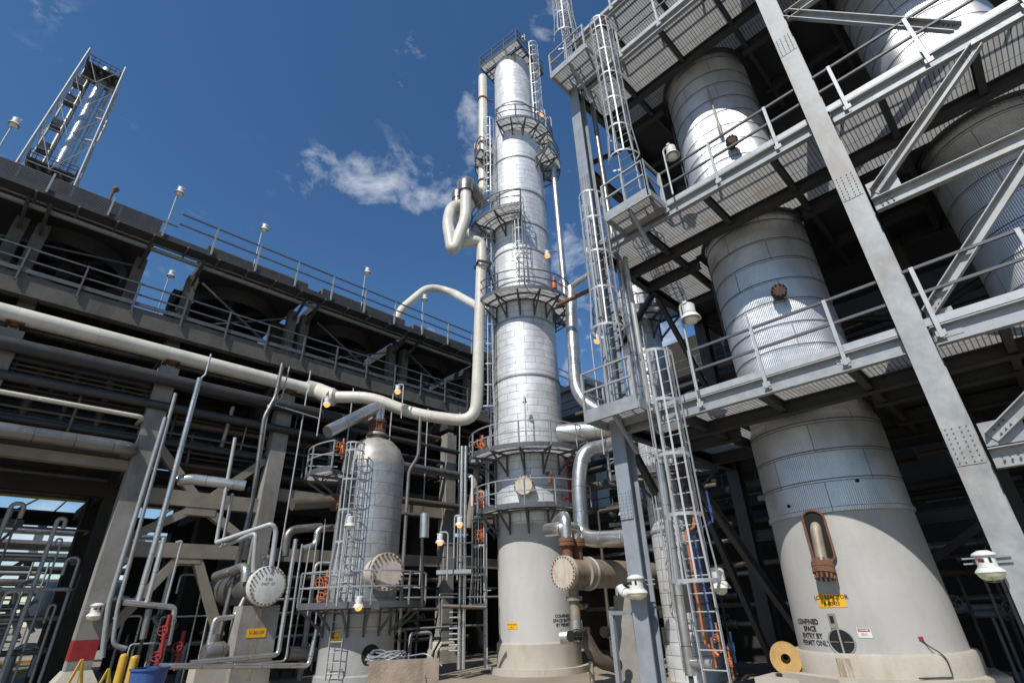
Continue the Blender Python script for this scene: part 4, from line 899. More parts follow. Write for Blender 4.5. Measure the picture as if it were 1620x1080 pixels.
for k, dx in enumerate((.30, .78)):
    mb = MB(); c = XC+V(dx,0,XR*.8); mb.lathe([(.17,0),(.17,.42),(.27,.42),(.27,.52),(.24,.53),(.27,.54),(.27,.64),(.18,.64)], c, 20); boltring(mb, c+V(0,0,.53), (0,0,1), .235, 10, .02, .3); mb.build('nozzle', M['rust'], X1, .6)
mb = MB(); mb.tube([XC+V(.45,0,-XR*.8), XC+V(.45,0,-1.35)], .15, 18); mb.lathe([(.15,0),(.25,0),(.25,.12),(.15,.12)], XC+V(.45,0,-.78), 20); mb.build('bottom_nozzle', M['rust_light'], X1, .6)
c1 = XC+V(.78,0,XR*.8+.6); c0 = XC+V(.30,0,XR*.8+.6)
pipe('fat silver elbow pipe arching from the exchanger to the left in front of the tower', [c1, V(c1.x,c1.y,at(918,832,D=17.4).z), at(905,834,D=17.5)+V(-.2,.3,0), at(866,838,D=18.4)], .21, 'silver', .4)
pipe('short silver elbow pipe on the left nozzle of the exchanger, going back to the tower', [c0, V(c0.x,c0.y,c0.z+.75), V(c0.x+1.3,c0.y+1.5,c0.z+.80)], .19, 'silver', .35)
cb = XC+V(.45,0,-1.3)
pipe('silver elbow under the exchanger running back to the left', [cb, V(cb.x,cb.y,cb.z-.42), V(cb.x-.28,cb.y+.42,cb.z-.44)], .19, 'silver', .3)
pipe('brown outlet line falling from the exchanger to floor level beside the tower foot', [V(cb.x+.5,cb.y+.2,1.5), V(cb.x+.75,cb.y-.1,.75), V(cb.x+1.6,cb.y-.2,.55)], .2, 'pipe_brown', .3)
pipe('thin rusty leg standing under the exchanger outlet', [V(cb.x+.55,cb.y,.75), V(cb.x+.55,cb.y,0)], .075, 'rust_light', 0)
for k, (dx, dy, z) in enumerate(((.2,-.15,1.45),(1.35,-.5,1.5))):
    v = MB(); hvalve(v, XC+V(dx,dy,z-XC.z), (1,0,0), .12, polar((0,0),1,225,0)); tag(v.build('handwheel_valve', M['black'], None, 1), ('black handwheel valve left under the exchanger','black handwheel valve just left of the exchanger pier')[k], 'valve')
# pier
pc = (16.35, 11.15)
mb = MB(); mb.lathe([(.62,0),(.45,2.5),(0,2.5)], (*pc,0), 4, None, 45, 405); tag(mb.build('concrete_pier', M['concrete'], None, 0), 'tapered concrete pier under the tan exchanger', 'pier')
mb = MB(); mb.box((pc[0],pc[1],2.6),(.3,.5,.25)); mb.build('exchanger_saddle', M['galv'], X1, 0)
pipe('slim white conduit hooked over beside the left corner column, above the big lamp', [(11.9,8.05,4.3),(11.9,7.9,4.5),(11.9,7.8,4.3),(11.9,7.75,2.7)], .03, 'white', .08)
st = at(868,1056,Z=0); 
pipe('thin dark standpost in front of the tower foot', [st, st+V(0,0,2.5)], .035, 'rail', 0)
st = at(978,935,D=13.2)
mb = MB(); f0 = at(1000,1085,D=12.4); a_ = V(10.9,7.9,2.05); mb.bar((10.9,7.9,0),(10.9,7.9,2.1),.1,.1); mb.bar((10.9,7.9,2.05),(10.5,6.95,2.05),.08,.08); tag(mb.build('light_stand', M['steel_grey'], None, 0), 'short grey steel stand under the big lamp near the left corner column', 'stand')

# ================================================================= EXCHANGER ON THE LEFT
YC = V(7.55, 19.55, 3.15)
X2 = thing('channel_exchanger', 'grey horizontal exchanger with round studded white end cover, left of the small vessel', 'heat exchanger', (YC.x, YC.y, 0))
ax = V(0,1,0)
mb = MB(); mb.lathe([(0,0),(.56,0),(.62,.02),(.62,.12),(.58,.13),(.62,.14),(.62,.26),(.52,.26)], YC, 40, ax); cv = mb.build('end_cover', M['white'], X2, .6)
mb = MB(); boltring(mb, YC+V(0,.12,0), ax, .575, 28, .028, .34); mb.build('studs', M['rust'], cv, 0)
mb = MB(); mb.lathe([(.52,.26),(.52,5.0),(.3,5.3),(0,5.4)], YC, 40, ax); mb.build('shell', M['silver_dull'], X2, .6)
text_on_plane('chalk_marks', 'E-80\n0407  07', .13, YC+V(0,-.004,.12), V(1,0,0), V(0,0,1), M['rail'], cv, lh=1.1)
mb = MB(); mb.lathe([(.09,.5),(.09,.9),(.16,.9),(.16,1.0),(0,1.0)], YC+V(0,.5,0), 16); mb.build('top_nozzle', M['galv'], X2, .6)
mb = MB(); mb.box((YC.x+.05,YC.y+.75,1.28),(1.25,.8,2.56)); xp = mb.build('exchanger_pier', M['concrete'], None, 0); tag(xp, 'broad stained concrete pier with a yellow plate under the white-faced exchanger', 'pier')
mb = MB(); mb.box((YC.x+.02,YC.y+.341,1.75),(.62,.012,.26)); ps = mb.build('yellow_plate', M['yellow_sign'], xp, 0)
text_on_plane('lettering', 'V-80-09', .15, (YC.x+.02,YC.y+.334,1.75), V(1,0,0), V(0,0,1), M['rust'], ps, bold=.003)
mb = MB(); mb.box((YC.x+.0,YC.y+.349,1.45),(.16,.006,2.0)); mb.build('rust_streak', M['rust_light'], xp, 0)
def yp(x, y, Y=19.4): return at(x, y, Y=Y)
G = 19.6
pipe('pale bent pipe looping over the left exchanger to its top', [yp(342,858,21.0), yp(430,828,G), yp(437,838,G), yp(428,925-20,G)], .085, 'galv_light', .25)
pipe('pale bent pipe looping just under the first over the left exchanger', [yp(350,865,21.2), yp(405,842,G+.2), yp(400,905,G+.2)], .07, 'galv_light', .2)
pipe('pale riser dropping into the upper loop from above', [yp(342,858,21.0), yp(358,770,21.0), yp(372,692,21.0)], .065, 'galv_light', .15)
pipe('pale riser dropping into the lower loop from above', [yp(352,862,21.2), yp(368,780,21.2)], .055, 'galv_light', .15)
pipe('thick silver elbow above and left of the white-faced exchanger', [yp(340,912,22.0), yp(385,896,20.6), yp(390,903,20.3), yp(388,920,20.3)], .16, 'silver', .2)
pipe('thick shiny pipe stub ending in mid-air between the two tall silver risers', [yp(282,760,21.6), yp(300,757,21.4), yp(388,768,20.9)], .19, 'silver', .2)
pipe('tall silver riser standing left, passing in front of the concrete struts', [yp(316,598,21.3), yp(262,800,21.3), yp(217,957,21.3)], .095, 'silver', 0)
pipe('slim pipe topping the tall left riser', [yp(334,560,21.4), yp(325,592,21.4), yp(316,600,21.3)], .035, 'galv_light', .05)
pipe('tall silver riser in front of the second concrete column', [yp(447,575,21.5), yp(436,627,21.5), yp(418,660,21.5), yp(400,790,21.5), yp(345,1015,21.5)], .085, 'silver_dull', .2)
pipe('thin line beside the riser at the second concrete column', [yp(458,580,21.6), yp(446,628,21.6), yp(434,640,21.6), yp(505,662,21.6)], .03, 'galv_light', .06)
pipe('slim riser just right of the one at the second concrete column', [yp(425,640,21.7), yp(400,800,21.7), yp(375,905,21.7)], .05, 'galv_light', .1)
for k, (a, b, r) in enumerate((((262,660),(172,955),.075),((278,622),(186,960),.065))):
    pipe('upright galvanized pipe right of the red-banded column, ' + ('left','right')[k] + ' of the pair', [yp(*a,21.9), yp(*b,21.9), yp(b[0]-8,b[1]+60,21.9), yp(b[0]+(14 if k else -10),b[1]+85-(20 if k else 0),21.9)], r, 'galv', .2)
pipe('hooked pipe rising left of the lower concrete node', [yp(232,955,21.0), yp(260,850,21.0)], .08, 'silver', 0)
pipe('thin hooked riser by the lower concrete node', [yp(262,955,21.1), yp(288,855,21.1), yp(278,858,21.1)], .04, 'galv_light', .06)
pipe('horizontal header joining the feet of the left risers', [yp(195,952,21.0), yp(277,960,21.0), yp(266,1020,21.0)], .085, 'silver', .15)
pipe('short drop leg under the left header', [yp(236,962,21.1), yp(226,1010,21.1)], .1, 'silver_dull', 0)
pipe('angled grey pipe stepping down below the exchanger to the pump', [yp(395,930,20.5), yp(372,975,20.5), yp(340,978,20.5), yp(330,1020,20.5)], .085, 'silver', .15)
for k, (a, b, c, r) in enumerate((((468,852),(440,1035),(300,1048),.075),((502,990),(488,1052),(250,1053),.08),((478,860),(452,1045),(330,1052),.04))):
    pipe('silver L-shaped line right of the exchanger pier, ' + ('tall one turning left at floor level','short one nearest the vessel','slim one between the other two')[k], [yp(*a,19.6), yp(*b,19.6), yp(*c,19.6)], r, 'silver', .15)
pipe('silver swan-neck pipe left of the small clad vessel', [yp(450,880,21.6), yp(455,838,21.6), yp(508,833,21.6)], .16, 'silver_dull', .4)
pipe('second silver swan-neck pipe left of the small clad vessel', [yp(478,868,21.2), yp(500,862,21.2), yp(503,836,21.2), yp(530,834,21.2)], .13, 'silver', .25)
for k in range(3): pipe('thin bright upright line left of the small clad vessel', [yp(515-12*k,820+20*k,20.8), yp(492-14*k,1060-20*k,20.8)], .028, 'galv_light', 0, group='thin upright lines left of the small vessel')
pipe('low silver pipe entering the small clad vessel foot from the left', [yp(455,1032,20.5), yp(505,1035,20.5)], .22, 'silver_dull', 0)
# pump
pp = yp(345,1030,20.5)
t = thing('pump', 'grey insulated pump at floor level left of the exchanger pier', 'pump', (pp.x,pp.y,0))
mb = MB(); mb.lathe([(0,-.5),(.22,-.48),(.3,-.3),(.3,.1),(.22,.15),(.22,.5),(.14,.55),(0,.56)], V(pp.x,pp.y,pp.z), 20, (1,.2,0)); mb.tube([(pp.x-.2,pp.y,pp.z),(pp.x-.2,pp.y,pp.z+.5)],.14,14); mb.build('casing', M['silver_dull'], t, .7)
mb = MB(); mb.box((pp.x,pp.y,(pp.z-.3)/2),(1.3,.7,max(.1,pp.z-.3))); mb.build('base', M['pedestal'], t, 0)
# red valves cluster
for k, (x, y, Y) in enumerate(((262,1000,20.9),(285,1025,21.2),(252,1040,20.6))):
    v = MB(); c = yp(x,y,Y); hvalve(v, c, (0,0,1), .09, V(-.5,-.8,.2).normalized()); v.tube([c-V(0,0,.6),c+V(0,0,.5)],.06,8)
    tag(v.build('fire_valve', M['red'], None, 1), 'red valve low at left near the blue bin, ' + ('highest','rightmost','lowest')[k] + ' of the three', 'valve')

# ================================================================= FLOOD LAMPS
def lp(x, y, **k): return at(x, y, **k)
for (x, y, Yp, lb) in ((284,306,22.95,'second from the left on the rack top edge'),(418,364,22.95,'third from the left on the rack top edge'),(581,432,22.95,'fourth from the left on the rack top edge'),(672,474,22.95,'on the rack top edge beside the arching cream pipe'),(22,198,22.95,'leftmost on the rack top edge beside the lattice stack'),(270,437,29,'seen through the sky gap in the rack')):
    h = lp(x, y, Y=Yp); lamp(h, 'white pole lamp, '+lb, post=(h.x-.05, Yp+.12, 17.0 if Yp < 25 else 13.7), s=.95)
for (x, y, D, pz, dx, lit, lb) in ((517,640,21.4,8.6,-.22,True,'under the thick cream reducer'),(629,620,22.2,9.8,.25,True,'before the cream pipe, right of the small vessel top'),
                         (727,830,21.5,3.4,-.2,True,'on the double risers left of the tower'),(696,858,20.8,3.2,.3,True,'on a horizontal arm left of the double risers'),
                         (945,540,19.3,7.2,-.25,True,'left of the middle caged ladder'),(930,402,19.0,None,.3,False,'at the platform of the slender column')):
    h = lp(x, y, D=D); rdir = V(.704,-.71,0)
    q = h+rdir*dx; foot = V(q.x, q.y, pz if pz is not None else h.z-1.9)
    lamp(h, ('lit amber' if lit else 'white')+' flood lamp '+lb, post=foot, lit=lit, s=.85, light=0)
h = lp(567,960,D=18.9); lamp(h, 'lit amber flood lamp hanging from the low platform of the small clad vessel', arm=h+V(0,0,.8), lit=True, s=.85)
def scr(p):
    v = V(*p)-EYE; z = v.dot(Fv); return (810+FPX*v.dot(Rv)/z, 540-FPX*v.dot(Uv)/z)
def onring(c, r, z, x, lo, hi):
    return min((abs(scr(polar(c, r, a, z))[0]-x), a) for a in [lo+(hi-lo)*k/200 for k in range(201)])[1]
for (x, r, lo, hi, zf, hh, lb, lit) in ((843,1.62,215,262,36.66,1.75,'on the top deck of the tall tower',False),(873,2.45,240,330,28.75,2.3,'at the right end of the highest ring platform',False),(862,2.45,240,300,28.75,1.3,'over the highest ring platform, glowing',True),(749,2.65,120,168,27.2,1.5,'on the small left crescent platform',True)):
    a = onring(TC, r, zf+hh, x, lo, hi); f = polar(TC, r, a, zf); h = polar(TC, r-.25, a, zf+hh)
    lamp(h, ('lit amber' if lit else 'white')+' flood lamp '+lb, post=f, lit=lit, s=.85)
h = lp(866,405,D=22.0); lamp(h, 'lit amber flood lamp on a short bracket at the right side of the tall tower', arm=h+V(.5,-.3,.4), lit=True, s=.9)
h = lp(830,636,D=21.6); lamp(h, 'small pale lamp on a slim stand before the tall tower, above its second lowest platform', post=(lp(833,704,D=21.4).x, lp(833,704,D=21.4).y, 8.3), s=.55)
h = lp(553,832,D=19.4); lamp(h, 'white flood lamp on a tall pole in front of the small clad vessel', post=(h.x-.1,h.y+.1,2.45), s=.9)
h = at(1064,247,X=10.15); lamp(h, 'white flood lamp on a post of the second deck railing', post=(10.15,h.y+.22,11.55), s=.95)
h = at(1093,505,X=10.15); lamp(h, 'white flood lamp on a leaning-looking post at the first deck railing', post=(10.15,h.y+.2,6.25), s=1.1)
h = at(1140,930,X=12.2); lamp(h, 'dim shaded flood lamp behind the lowest caged ladder', arm=h+V(.6,.3,.5), s=1.1)
def bigfixture(c, label, out, s=1.0, bracket=True):
    """industrial wall fixture: canopy, label band, reflector and caged glass globe"""
    t = thing('area_lamp', label, 'lamp', tuple(c)); c = V(*c); out = V(*out).normalized(); side = V(-out.y, out.x, 0)
    mb = MB(); mb.lathe([(0,.30*s),(.07*s,.30*s),(.15*s,.26*s),(.17*s,.24*s),(.17*s,.22*s)], c, 24); mb.build('canopy', M['white'], t, .5)
    mb = MB(); mb.lathe([(.135*s,.22*s),(.135*s,.06*s),(.15*s,.05*s)], c, 24); hb_ = mb.build('ballast_housing', M['steel_grey'] if 0 else M['white'], t, .5)
    mb = MB(); a = math.degrees(math.atan2(out.y,out.x)); patch_on_cyl(mb, (c.x,c.y), .136*s, a-22, c.z+.15*s, .09*s, .05*s, .003); mb.build('red_label', M['red'], hb_, 0)
    mb = MB(); patch_on_cyl(mb, (c.x,c.y), .136*s, a+30, c.z+.15*s, .04*s, .08*s, .003); patch_on_cyl(mb, (c.x,c.y), .136*s, a-14, c.z+.135*s, .03*s, .03*s, .004); mb.build('small_label', M['black'], hb_, 0)
    mb = MB(); mb.lathe([(.14*s,.05*s),(.19*s,0),(.205*s,-.03*s),(.195*s,-.03*s)], c, 28); mb.build('reflector', M['white'], t, .8)
    mb = MB(); mb.lathe([(.195*s,-.025*s),(.17*s,-.09*s),(.11*s,-.14*s),(0,-.155*s)], c, 28); gl_ = mb.build('globe', M['globe'], t, 1.2)
    mb = MB()
    for k in range(2):
        d_ = side if k else out
        mb.tube([c+d_*(.18*s*math.cos(u))+V(0,0,-.03*s-.145*s*math.sin(u)) for u in [math.pi*j/10 for j in range(11)]], .006*s, 5)
    mb.build('guard', M['galv'], gl_, 1)
    if bracket:
        mb = MB()
        for z in (.20,.12):
            mb.bar(c-out*.0+side*(-.32*s)+V(0,0,z*s)-out*.17*s, c+side*(.32*s)+V(0,0,z*s)-out*.17*s, .02, .02)
        mb.bar(c+V(0,0,.2*s), c-out*.3+V(0,0,.2*s), .05, .06); mb.build('bracket', M['galv'], t, 0)
    return t
bigfixture((10.03, at(1561,890,X=10.03).y, at(1561,902,X=10.03).z), 'large caged lamp with reddish label clamped to the right column, lower right of the photo', (-1,0,0), .84)
c = at(1008,935,X=10.0); bigfixture(c, 'large caged lamp on the left corner column beside white elbow fittings', (-1,0,0), 1.05)
mb = MB(); mb.tube([c+V(0,.05,-.02), c+V(0,.35,-.02), c+V(0,.42,.12)], .085, 14, .1); mb.tube([c+V(0,.30,-.0), c+V(0,.36,.02)], .1, 14); tag(mb.build('pipe_elbow', M['white'], None, 1), 'white wrapped elbow fitting beside the big lamp on the left corner column', 'pipe')
c = at(150,972,Y=22.75); bigfixture(c, 'caged lamp on the red-banded concrete column at lower left', (0,-1,0), 1.15)

# ================================================================= LATTICE STACK FAR LEFT
LC = (-6.2, 62.0)
L_ = thing('flare_stack', 'distant silver lattice tower carrying shiny vent stacks, upper left', 'flare tower', (*LC, 0))
def lw(z): return 3.5 - z/62*1.75
lv = [3, 12, 20, 27, 33, 38.5, 43.5, 48.5, 53, 57.5, 61.5]
for sx_, sy_ in ((-1,-1),(1,-1),(1,1),(-1,1)):
    mb = MB(); mb.tube([(LC[0]+sx_*lw(z), LC[1]+sy_*lw(z), z) for z in (0, 30, 62)], .12, 8); mb.build('leg', M['galv'], L_, 1)
    nx_, ny_ = -sy_, sx_
    for i in range(len(lv)-1):
        z0, z1 = lv[i], lv[i+1]; zc = (z0+z1)/2
        A = V(LC[0]+sx_*lw(z0), LC[1]+sy_*lw(z0), z0); B = V(LC[0]+nx_*lw(z0), LC[1]+ny_*lw(z0), z0)
        A1 = V(LC[0]+sx_*lw(z1), LC[1]+sy_*lw(z1), z1); B1 = V(LC[0]+nx_*lw(z1), LC[1]+ny_*lw(z1), z1)
        mb = MB(); mb.tube([A,B],.05,5); mb.tube([(A+B)/2, A1],.045,5); mb.tube([(A+B)/2, B1],.045,5); mb.build('bracing', M['galv'], L_, 1)
for dx, dy, r, z1, m in ((.3,0,.45,61.8,'silver'),(-.9,.9,.25,60.5,'silver_dull'),(1.2,.3,.25,60.8,'silver')):
    mb = MB(); mb.tube([(LC[0]+dx,LC[1]+dy,0),(LC[0]+dx,LC[1]+dy,z1)], r, 16); mb.ring((LC[0]+dx,LC[1]+dy,z1-.4), r+.1, .2, .5, 16); mb.build('stack', M[m], L_, 1)
mb = MB(); mb.tube([(LC[0]+1.3,LC[1]-.2,50.5),(LC[0]+2.3,LC[1]-.6,50.5),(LC[0]+2.3,LC[1]-.6,54),(LC[0]+1.3,LC[1]-.2,54)], .14, 8, .3); mb.tube([(LC[0]+1.1,LC[1]-.4,55.2),(LC[0]+2.2,LC[1]-.5,55.2),(LC[0]+2.2,LC[1]-.5,57),(LC[0]+1.2,LC[1]-.4,57)], .1, 8, .3); mb.build('loop_pipe', M['galv_light'], L_, 1)
for z, w, h in ((60.2,2.1,1.4),(44.2,2.6,.9)):
    mb = MB(); mb.box((LC[0],LC[1],z),(w*1.5,w*1.5,.15)); 
    for s_ in (-1,1):
        for hh in (.6,1.1): mb.box((LC[0],LC[1]+s_*w*.75,z+hh),(w*1.5,.06,.06)); mb.box((LC[0]+s_*w*.75,LC[1],z+hh),(.06,w*1.5,.06))
        for k in range(7): mb.box((LC[0]-w*.75+k*w*.25,LC[1]+s_*w*.75,z+.55),(.06,.06,1.1))
    for k in range(5): mb.bar((LC[0]-w*.7+k*w*.35,LC[1]-w*.7,z-.6),(LC[0]-w*.4+k*w*.3,LC[1],z),.18,.3)
    mb.build('platform', M['steel_dark'], L_, 0)
for z in (46.5, 50, 54, 57): mb = MB(); mb.box((LC[0]-1.3,LC[1]-.4,z),(.9,.9,.08)); mb.box((LC[0]-1.3,LC[1]-.85,z+.6),(.9,.05,.9)); mb.build('rest_platform', M['steel_dark'], L_, 0)
# vent cap above the left cooler
c = at(183,300,Y=24.6); mb = MB(); mb.tube([(c.x-.1,24.6,17.2),(c.x-.05,24.6,c.z-.1)], .05, 8); mb.lathe([(.04,-.15),(.12,-.05),(.13,.05),(.05,.16),(0,.17)], c, 12); tag(mb.build('vent_pipe', M['rust'], None, .8), 'short rusty vent pipe with dark cap sticking up above the left air cooler', 'vent')

# ================================================================= FAR BACKGROUND, LOW LEFT AND BEHIND
FB = thing('far_pipe_bridge', 'distant steel pipe bridge with yellow rail and lattice truss at the left edge', 'pipe bridge', (-2, 46, 0))
for z, m, h in ((6.0,'galv',.5),(8.6,'steel_dark',.35),(10.3,'steel_dark',.3),(3.2,'galv',.3)):
    mb = MB(); mb.box((0,46,z),(34,.3,h)); mb.build('beam', M[m], FB, 0)
mb = MB(); mb.box((0,45.7,9.5),(34,.12,.16)); mb.build('yellow_rail', M['yellow'], FB, 0)
for k in range(18): mb = MB(); mb.bar((-16+k*1.9,46,8.6),(-16+(k+1)*1.9 if k % 2 else -16+k*1.9+1.0,46,10.3),.1,.1); mb.build('truss_bar', M['rail'], FB, 0)
for k in range(6): mb = MB(); mb.box((-14+k*5.6,46.2,4),(.45,.45,8)); mb.build('column', M['steel_grey'], FB, 0)
for a, b in (((-8.4,6),(-5.5,3.4)),((-2.8,6),(-5.6,3.4)),((2.8,6),(0,3.4)),((8,6),(5.5,3.4))): mb = MB(); mb.bar((a[0],46,a[1]),(b[0],46,b[1]),.25,.25); mb.build('brace', M['galv'], FB, 0)
for k, (z, r, m) in enumerate(((6.6,.3,'silver_dull'),(5.2,.22,'pipe_dark'),(7.4,.18,'silver'),(4.5,.2,'silver_dull'),(11.0,.22,'silver_dull'),(3.9,.15,'pipe_brown'))):
    pipe('distant horizontal pipe of the far pipe bridge, ' + ('just above its main beam','just below its main beam','bright one under the lattice','third below the main beam','topmost','lowest brown one')[k], [(-17,45.2,z),(17,45.2,z)], r, m, 0)
# drum
dc = at(75,957,Y=38)
t = thing('horizontal_drum', 'shiny horizontal drum with domed end among pipes at far lower left', 'drum', (dc.x,dc.y,0))
mb = MB(); mb.lathe([(0,-.45),(.5,-.4),(.9,-.2),(1.05,.1),(1.05,5.5),(0,5.9)], (dc.x-.2,dc.y,dc.z), 32, (1,.15,0)); mb.build('shell', M['galv_light'], t, .9)
for dx in (.8, 4.2): mb = MB(); mb.box((dc.x+dx,dc.y,(dc.z-.8)/2),(.5,1.4,dc.z-.8)); mb.build('saddle', M['concrete'], t, 0)
for k, pts in enumerate(([(72,990),(100,905),(135,903)],[(52,1000),(38,960),(60,948)],[(30,1010),(20,975),(28,925),(60,915)],[(70,1000),(88,955),(130,950)],[(95,1005),(112,960)])):
    pipe('silver pipe around the far horizontal drum, ' + ('arching over its top','curling at its lower left','long one at the far left','bending in front of it','short one on its right')[k], [at(*q, Y=36.5) for q in pts], .10, 'cream', .4)
t = thing('far_ladder_tower', 'distant pale ladder and scaffold at the far lower left', 'ladder', (-3.4,41,0))
b_ = at(22,1010,Y=41)
for s_ in (-1,1): mb = MB(); mb.tube([(b_.x+s_*.35,41,0),(b_.x+s_*.35,41,5.5)], .05, 6); mb.build('rail', M['galv_light'], t, 1)
mb = MB()
for k in range(18): mb.tube([(b_.x-.35,41,.3+k*.3),(b_.x+.35,41,.3+k*.3)], .025, 5)
mb.build('rungs', M['galv_light'], t, 1)
t = thing('far_rusty_rack', 'distant rusty pipe stack low at the left edge', 'pipe rack', (-5,70,0))
for k in range(9): mb = MB(); mb.tube([(-22,70+k*.3,1.2+k*.55),(2,70+k*.3,1.2+k*.55)], .16, 6); mb.build('rusty_pipe', M['rust_light'], t, 1)
for k in range(7): mb = MB(); mb.box((-20+k*3.4,69.6,3),(.25,.25,6)); mb.build('post', M['rust_light'], t, 0)
# yellow kerbs and curb blocks
for k, (x, y, L, a) in enumerate(((30,1047,3.2,8),(30,1062,1.3,40),(75,1050,1.2,30),(12,1052,1.0,40))):
    c = at(x, y, Z=.1); mb = MB(); mb.box((c.x,c.y,.1),(L,.3,.2),R_(a)); tag(mb.build('kerb_block', M['yellow'], None, 0), 'yellow painted kerb at far lower left, ' + ('the long one','block nearest the bottom edge','short block right of the long one','block at the left edge')[k], 'kerb')
# rusty pipes rack etc. -- small items lower left
def bollard(x, y, Y, tilt, lb):
    a = at(x, y, Y=Y); mb = MB(); mb.tube([(a.x,a.y,0),(a.x,a.y,a.z)], .11, 16); mb.lathe([(.11,0),(.09,.05),(0,.07)], a, 16); tag(mb.build('bollard', M['yellow'], None, .8), lb, 'bollard')
bollard(197,1037,20.2,0,'yellow bollard left of the blue bin, the left one'); bollard(214,1040,19.9,0,'yellow bollard left of the blue bin, the one touching it')
for k, (x, y) in enumerate(((130,1042),(172,1057))):
    a = at(x, y, Y=18.5); t = thing('barricade', 'yellow A-frame barrier leg ' + ('by the red-banded column','between the column and the bollards')[k], 'barrier', (a.x,a.y,0))
    for s_ in (-1,1): mb = MB(); mb.bar((a.x+s_*.38,a.y+.1*s_,0),(a.x,a.y,a.z),.05,.05); mb.build('leg', M['yellow'], t, 0)
    mb = MB(); mb.bar((a.x,a.y-.1,a.z),(a.x+.1,a.y-.1,.05),.03,.03); mb.build('stay', M['yellow'], t, 0)
c = at(238,1055,Y=19.6); t = thing('bin', 'blue open plastic bin at the bottom edge below the left risers', 'bin', (c.x,c.y,0))
mb = MB(); mb.lathe([(.38,0),(.46,c.z-.05),(.50,c.z-.05),(.50,c.z),(.43,c.z),(.36,.05),(0,.05)], (c.x,c.y,0), 28); mb.build('tub', M['blue'], t, .6)
# wooden box sheets in the foreground
w0 = at(640,1042,D=8.5); t = thing('wooden_box', 'rough plywood crate side at the bottom edge in front of the small clad vessel', 'crate', (w0.x,w0.y,0))
rd = V(math.cos(R_(-38)), math.sin(R_(-38)), 0); nf = V(rd.y,-rd.x,0)*-1
ct = V(w0.x,w0.y,0); 
mb = MB(); mb.frame(ct+V(0,0,w0.z/2), rd, V(rd.y,-rd.x,0), V(0,0,1), .96, .03, w0.z); mb.build('front_panel', M['wood'], t, 0)
mb = MB(); mb.frame(ct+V(0,0,w0.z-.22)-V(-rd.y,rd.x,0)*.03-V(0,0,.1), (rd+V(0,0,.16)).normalized(), V(rd.y,-rd.x,0), V(-.16*rd.x,-.16*rd.y,1).normalized(), .62, .03, .16); mb.build('batten', M['wood'], t, 0)
mb = MB(); mb.frame(ct+V(0,0,w0.z/2-.01)+V(-rd.y,rd.x,0)*.45+rd*.42, V(rd.y,-rd.x,0), rd, V(0,0,1), .86, .03, w0.z-.02); mb.frame(ct+V(0,0,w0.z/2-.01)+V(-rd.y,rd.x,0)*.45-rd*.42, V(rd.y,-rd.x,0), rd, V(0,0,1), .86, .03, w0.z-.02); mb.build('side_panel', M['wood'], t, 0)
cc = at(612,1046,D=8.9); mb = MB(); pts = []
for k in range(90):
    a = k*.42; rr_ = .26+.05*math.sin(k*1.7); pts.append((cc.x+rr_*math.cos(a)*1.1, cc.y+rr_*math.sin(a), w0.z-.02+.05*math.sin(k*.9)+.0008*k))
mb.tube(pts, .011, 5); mb.tube([pts[-1], (ct.x+rd.x*.3,ct.y+rd.y*.3,w0.z+.06), (ct.x+rd.x*.52,ct.y+rd.y*.52,w0.z-.1)], .011, 5, .1); tag(mb.build('cable_coil', M['galv'], None, 1), 'coil of pale cable lying on top of the plywood crate', 'cable')
# reel beside the reactor pedestal
rc = at(1243,1041,D=13.4); d_ = (EYE-rc); d_.z = 0; d_ = d_.normalized()
mb = MB(); mb.lathe([(.09,.0),(.29,.0),(.29,.05),(.09,.05),(.09,.0)], rc, 32, d_); mb.lathe([(.14,-.25),(.14,.0)], rc, 20, d_); mb.lathe([(.29,-.30),(.29,-.25),(.05,-.25),(.05,-.3),(.29,-.3)], rc, 32, d_)
tag(mb.build('cable_reel', M['ochre'], None, .6), 'rusty yellow disc-shaped reel at the left foot of the reactor with the yellow sign', 'reel')
mb = MB(); mb.box((rc.x+.2,rc.y+.1,(rc.z-.3)/2),(1.0,1.0,rc.z-.34)); tag(mb.build('concrete_block', M['pedestal'], None, 0), 'low concrete block under the yellow reel', 'block')

# ================================================================= DOUBLE RISERS AND SMALL GEAR LEFT OF THE TOWER
ra = at(731,700,D=22.2); rb_ = at(737,700,D=22.2)
for k, q in enumerate((ra, rb_)):
    pipe('shiny upright riser of the close pair left of the tall tower, ' + ('left one','right one')[k], [(q.x,q.y,.3),(q.x,q.y,8.6)], .07, 'silver', 0)
mb = MB()
for k in range(9): 
    c = V(ra.x,ra.y,.9+k*.18); mb.tube([c+V(-.28,.25,0), c+V(.05,-.05,0)], .03, 6)
tag(mb.build('instrument_manifold', M['galv'], None, 1), 'stack of small instrument valves low on the paired risers left of the tower foot', 'valves')
t = thing('small_landing', 'small grey step-off landing with railings between the paired risers and the tower', 'landing', (ra.x,ra.y,3.6))
q = at(720,905,D=21.6); mb = MB(); mb.box((q.x,q.y,q.z),(1.3,1.0,.14),R_(-45)); mb.build('deck', M['galv'], t, 0)
mb = MB(); rr1 = V(.704,-.71,0)
for hh in (.55,1.05): mb.bar(q-rr1*.65+V(0,0,hh), q+rr1*.65+V(0,0,hh), .04, .04)
for k in (-.65,0,.65): mb.bar(q+rr1*k, q+rr1*k+V(0,0,1.07), .04, .04)
mb.build('railing', M['rail'], t, 0)
pipe('short silver capped vertical cylinder between the small vessel and the paired risers', [at(672,812,D=20.6), at(671,850,D=20.6)], .17, 'silver', 0)
pipe('frame of dark piping beside the short silver cylinder', [at(640,812,D=20.9), at(668,815,D=20.9), at(668,960,D=20.9)], .06, 'pipe_dark', .1)
pipe('white bent vent line beside the paired risers', [at(742,755,D=21.6), at(747,751,D=21.6), at(747,800,D=21.6)], .045, 'white', .1)
